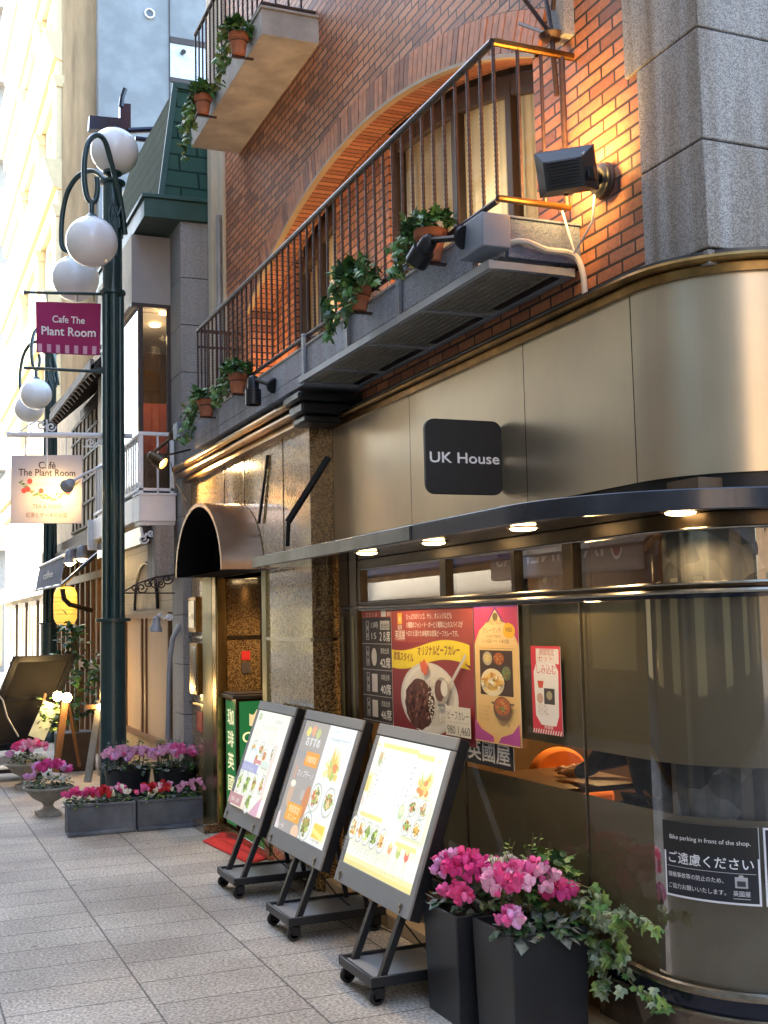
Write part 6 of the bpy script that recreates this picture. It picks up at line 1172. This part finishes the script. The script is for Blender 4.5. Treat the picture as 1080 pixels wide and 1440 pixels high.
mb = MB(); mb.tube([ony(p,q,12.9) for p, q in ((-8,970),(4,985),(10,1008),(18,1022),(26,1036))], .010, 6); mb.build('cord', M['paleframe'], bk)
es = thing('easel_sign', (1.65, 13.0, 0), 'leaning timber easel with a pale paper menu and two bright bulbs', 'easel sign')
q = [ony(62,985,12.9), ony(84,992,12.9), ony(62,1042,12.9), ony(40,1034,12.9)]; mb = MB(); mb.prism(q, (0,.015,0)); mb.build('paper_menu', mat('green_white_paper', (.60,.68,.52), .7, var=.1, scale=12), es)
mb = MB(); mb.bar(ony(92,985,12.85), ony(78,1086,12.85), .07, .05); mb.bar(ony(64,975,13.0), ony(44,1060,13.0), .03); mb.bar(ony(95,985,12.9), ony(112,1078,13.1), .03); mb.build('easel', M['wood'], es, bevel=.004)
for px, py in ((81,979),(94,981)):
    p = ony(px, py, 12.7); mb = MB(); mb.sphere(p, .05, 14); mb.build('bulb', M['bulb'], es); lamp('POINT', p+V((0,-.08,0)), .4, (1,.62,.24), es, size=.06)
foliage('sprigs', ony(68,1015,12.85), .10, .05, .30, 40, .07, [M['leaf3'], M['leaf1']], es, 5)
ab = thing('leaning_menu', (1.75, 11.2, 0), 'narrow weathered board leaning with a tiny lit bulb, left of the street lamp foot', 'menu board')
mb = MB(); mb.bar(ony(141,985,11.3), ony(123,1100,11.1), .07, .025); mb.bar(ony(143,985,11.4), ony(140,1090,11.6), .03); mb.build('board', M['urn'], ab, bevel=.004); p = ony(140,994,11.2); mb = MB(); mb.sphere(p, .026, 12); mb.build('bulb', M['bulb'], ab)
mb = MB(); mb.box(p.x-.12, p.x+.02, p.y+.05, p.y+.1, p.z-.02, p.z+.02); mb.build('bracket', M['wood'], ab)
dp = thing('potted_tree', (1.95, 13.7, 0), 'leafy dark green tree in a brown pot behind the lit easel', 'potted plant'); c = V((1.93,13.7,0))
mb = MB(); mb.box(1.72, 2.12, 13.5, 13.9, 0, .42); mb.build('pot', M['timber'], dp, bevel=.01); mb = MB(); mb.tube([c+V((0,0,.3)), c+V((.03,0,.9)), c+V((-.02,0,1.6))], [.03,.025,.012], 8); mb.build('trunk', M['stem'], dp)
foliage('foliage', c+V((0,-.05,.75)), .28, .25, .75, 260, .10, [M['leaf2'], M['leaf1'], M['leaf2']], dp, 91); foliage('top_leaves', c+V((-.05,-.05,1.45)), .12, .12, .3, 50, .10, [M['leaf1'], M['leaf2']], dp, 92)

# ------------------------------------------------------------------ inside the dining room
ch = thing('dining_chair', (3.34, 5.6, .275), 'orange velvet chair with a rounded back inside the dining room', 'chair')
pf = [(3.34-.18*cos(pi*k/24), 5.56, .70+.19*sin(pi*k/24)**.8) for k in range(25)]; mb = MB(); mb.prism(pf, (0,.07,0)); mb.build('backrest', M['orange'], ch, bevel=.02)
mb = MB(); mb.box(3.17, 3.51, 5.3, 5.62, .56, .69); mb.build('seat', M['orange'], ch, bevel=.03)
for x in (3.2, 3.48):
    for y in (5.34, 5.58): mb = MB(); mb.tube([(x,y,.275),(x,y,.6)], .016, 8); mb.build('leg', M['timber'], ch)
tb = thing('dining_table', (2.95, 4.97, .275), 'dark wooden dining table just inside the shop window', 'table')
mb = MB(); mb.box(2.66, 3.25, 4.62, 5.32, .80, .825); mb.build('table_top', M['table'], tb, bevel=.006); mb = MB(); mb.tube([(2.95,4.97,.28),(2.95,4.97,.8)], .04, 12); mb.lathe([(.22,0),(.22,.02),(.05,.05)], (2.95,4.97,.276), 20); mb.build('pedestal', M['timber'], tb)
ps = thing('person', (3.2, 4.45, .275), 'seated person in a dark jacket resting one arm on the table', 'person')
def skin(name, pts, edges, rads, mt, parent, root=0):
    off = WL[parent.name]; me = bpy.data.meshes.new(name); me.from_pydata([V(p)-off for p in pts], edges, []); me.materials.append(mt)
    o = bpy.data.objects.new(name, me); SC.collection.objects.link(o); o.parent = parent; reg(o, off)
    s = o.modifiers.new('skin', 'SKIN'); s.use_smooth_shade = True
    lay = me.skin_vertices[0].data
    for k, r_ in enumerate(rads): lay[k].radius = (r_, r_); lay[k].use_root = (k == root)
    ss = o.modifiers.new('smooth', 'SUBSURF'); ss.levels = 2; ss.render_levels = 2
    return o
hy = 4.54; S = .86
hand = onx(812,1103,2.95); hand.z = .85
J = dict(pel=(3.28,hy,.70), spine=(3.24,hy+.03,.88), chest=(3.18,hy+.06,1.06), neck=(3.14,hy+.09,1.19), head=(3.11,hy+.12,1.30), crown=(3.11,hy+.13,1.40), shL=(3.10,hy+.02,1.12), elL=(2.98,hy+.16,.90), wrL=(2.96,(hy+.16+hand.y)/2+.06,.865), shR=(3.27,hy+.14,1.12), elR=(3.28,hy+.28,.92), wrR=(3.08,hy+.40,.865),
         hipL=(3.22,hy+.0,.68), knL=(3.05,hy+.33,.66), ftL=(3.05,hy+.33,.31), hipR=(3.36,hy+.04,.68), knR=(3.27,hy+.38,.66), ftR=(3.27,hy+.38,.31), toeL=(3.02,hy+.43,.30), toeR=(3.24,hy+.48,.30))
K = list(J); idx = {k: i for i, k in enumerate(K)}; E_ = [(a, b) for a, b in (('pel','spine'),('spine','chest'),('chest','neck'),('neck','head'),('head','crown'),('chest','shL'),('shL','elL'),('elL','wrL'),('chest','shR'),('shR','elR'),('elR','wrR'),('pel','hipL'),('hipL','knL'),('knL','ftL'),('ftL','toeL'),('pel','hipR'),('hipR','knR'),('knR','ftR'),('ftR','toeR'))]
rad = dict(pel=.11, spine=.10, chest=.12, neck=.045, head=.075, crown=.06, shL=.05, elL=.036, wrL=.025, shR=.05, elR=.036, wrR=.025, hipL=.07, knL=.05, ftL=.033, hipR=.07, knR=.05, ftR=.033, toeL=.026, toeR=.026)
pts = [J[k] for k in K]; ed = [(idx[a], idx[b]) for a, b in E_]; rds = [rad[k] for k in K]
def fingers(wr, palm_dir, side):
    w0 = idx[wr]; base = V(J[wr]); d = V(palm_dir).normalized(); sd = V((0,0,1)).cross(d).normalized()
    pts.append(base + d*.055); ed.append((w0, len(pts)-1)); rds.append(.022); pm = len(pts)-1
    for k, (o_, l) in enumerate(((-.026,.05),(-.009,.062),(.009,.058),(.026,.045))):
        a = base + d*.07 + sd*o_; b = a + d*l*.55 + V((0,0,.008)); c_ = b + d*l*.5 - V((0,0,.016)); n0 = len(pts); pts.extend([a,b,c_]); rds.extend([.0085,.008,.0065]); ed.extend([(pm,n0),(n0,n0+1),(n0+1,n0+2)])
    a = base + d*.03 + sd*side*.03; b = a + d*.03 + sd*side*.02; n0 = len(pts); pts.extend([a,b]); rds.extend([.010,.008]); ed.extend([(pm,n0),(n0,n0+1)])
fingers('wrL', (-.05,1,-.05), 1); fingers('wrR', (-.8,.6,-.05), -1)

body = skin('body', pts, ed, rds, M['skin'], ps)
def sub(names, sc, edges): return [J[k] for k in names], [(names.index(a), names.index(b)) for a, b in edges], [rad[k]*sc for k in names]
skin('jacket', *sub(['pel','spine','chest','shL','elL','wrL','shR','elR','wrR','neck'], 1.22, [('pel','spine'),('spine','chest'),('chest','shL'),('shL','elL'),('elL','wrL'),('chest','shR'),('shR','elR'),('elR','wrR'),('chest','neck')]), M['jacket'], ps)
skin('trousers', *sub(['pel','hipL','knL','ftL','hipR','knR','ftR'], 1.2, [('pel','hipL'),('hipL','knL'),('knL','ftL'),('pel','hipR'),('hipR','knR'),('knR','ftR')]), M['blackp'], ps)
mb = MB(); hc = V(J['head']) + V((.015,-.015,.045)); mb.sphere(hc, .092, 18, 0, 1.1); mb.build('hair', M['hair'], ps, smooth=80)
mb = MB(); f0 = V(J['head']) + V((-.02,.078,-.005)); fd = V((-.25,1,0)).normalized(); sd_ = V((1,.25,0)).normalized()
for s_ in (-1, 1): mb.sphere(f0 + sd_*.028*s_ + V((0,0,.012)) + fd*.0, .009, 8)
mb.build('eyes', M['hair'], ps); mb = MB(); mb.lathe([(.012,-.02),(.008,0),(.003,.02)], f0 + fd*.008 + V((0,0,-.012)), 8); mb.sphere(f0+V((0,0,-.045)), .014, 8, 0, .4); mb.build('nose_and_mouth', M['skin'], ps)
cr_ = thing('cushioned_chair', (3.3, 4.4, .275), 'dark cushioned chair under the seated person', 'chair')
mb = MB(); mb.box(3.14, 3.46, 4.23, 4.55, .56, .61); mb.build('seat', M['table'], cr_, bevel=.01); mb = MB(); mb.box(3.16, 3.46, 4.18, 4.21, .62, 1.0); mb.build('backrest', M['table'], cr_, bevel=.01)
for x in (3.17, 3.43):
    for y in (4.21, 4.52): mb = MB(); mb.tube([(x,y,.276),(x,y,.57)], .014, 8); mb.build('leg', M['timber'], cr_)

# ------------------------------------------------------------------ the opposite side of the street, seen in the glass and steel
def opposite(y0, y1, h, mt, label, bays, seed, gf='panelgrey'):
    rr = random.Random(seed); t = thing('opposite_building', (-3.6, (y0+y1)/2, 0), label, 'building', 'buildings across the street')
    mb = MB(); mb.box(-10, -3.6, y0, y1, 0, h); mb.build('wall', mt, t)
    n = bays; wdt = (y1-y0)/n
    for z in [3.4 + 2.9*k for k in range(int((h-4)/2.9)+1)]:
        mb = MB(); mb.box(-3.6, -3.5, y0, y1, z-.45, z-.3); mb.build('string_course', M['panelbeige'], t)
        for k in range(n):
            ya = y0 + wdt*(k+.2); yb = y0 + wdt*(k+.8); mb = MB(); mb.box(-3.6, -3.56, ya, yb, z, z+1.7, 1)
            for a in (ya, (ya+yb)/2-.03, yb-.06): mb.box(-3.6, -3.52, a, a+.06, z, z+1.7, 0)
            mb.box(-3.6,-3.48,ya-.05,yb+.05,z-.08,z,0); mb.box(-3.6,-3.52,ya,yb,z+1.64,z+1.7,0); mb.build('window', [M['panelbeige'], M['greywin']], t)
    mb = MB(); mb.box(-3.6, -3.5, y0+.3, y1-.3, .1, 2.3); mb.box(-3.6,-3.0,y0+.2,y1-.2,2.4,2.55,1); mb.build('shop_front', [M['greywin'], M[gf]], t)
    for k in range(n):
        y = y0 + wdt*(k+.5); mb = MB(); mb.box(-3.5, -3.48, y-.5, y+.5, .9, 1.9); mb.build('lit_window', (bpy.data.materials.get('shop_light') or emis('shop_light', (1,.70,.36), .025)), t)
    return t
opposite(-9, 4, 15, M['opp2'], 'grey office building across the street, out of frame behind the camera', 4, 1)
opposite(4.01, 14, 15.5, M['opp1'], 'tan stone building across the street, mirrored in the steel fascia', 4, 2, 'canopyedge')
opposite(25.01, 46, 6.4, M['opp2'], 'low grey building across the street at its far end, mirrored in the glass', 6, 5)
opposite(14.01, 25, 15, M['opp3'], 'brown building across the street, mirrored in the transom panes', 4, 3, 'navycl')
ci = thing('cinema_sign', (-3.45, 13.2, 2.1), 'grey rounded cinema sign across the street, mirrored in the transom glass', 'sign')
mb = MB(); mb.box(-3.55, -3.42, 11.2, 15.25, 2.12, 2.78); mb.build('panel', M['panelgrey'], ci, bevel=.05)
A = Art((-3.415, 11.2, 2.12), (0,1,0), (0,0,1), (1,0,0)); A.text('IA CINEMAS', 2.3, .2, .38, (.8,.8,.78), fw=3.0); A.ell(.5, .34, .13, .2, (.8,.8,.78)); A.ell(.5, .34, .10, .16, (.3,.12,.12)); A.build('lettering', ci)
tc_ = thing('corner_building', (8, -6, 0), 'plain grey building across the side street, mirrored in the curved glass', 'building', 'buildings across the street')
mb = MB(); mb.box(2.5, 14, -14, -5.5, 0, 13); mb.build('wall', M['opp2'], tc_)
for z in (1.2, 4.2, 7.2, 10.2):
    for x in (3.5, 6, 8.5, 11): mb = MB(); mb.box(x, x+1.5, -5.5, -5.44, z, z+1.6); mb.build('window', M['greywin'], tc_)

te = thing('sky_blocking_building', (-1, -30, 0), 'unseen building added behind the camera to darken the reflection in the curved steel', 'building', 'buildings across the street')  # added to block bright sky mirrored in the curved steel
mb = MB(); mb.box(-14, 16, -40, -30, 0, 15); mb.build('wall', M['opp3'], te)
for z in (1.0, 4.2, 7.4, 10.6):
    for x in (-9, -6, -3, 0, 3, 6, 9): mb = MB(); mb.box(x, x+1.6, -30, -29.9, z, z+1.8); mb.build('window', M['greywin'], te)
for k in ('green_shingle', 'green_shingle_side'):
    b = bpy.data.materials[k].node_tree.nodes['Principled BSDF']; b.inputs['Roughness'].default_value = .95; b.inputs['Specular IOR Level'].default_value = .15
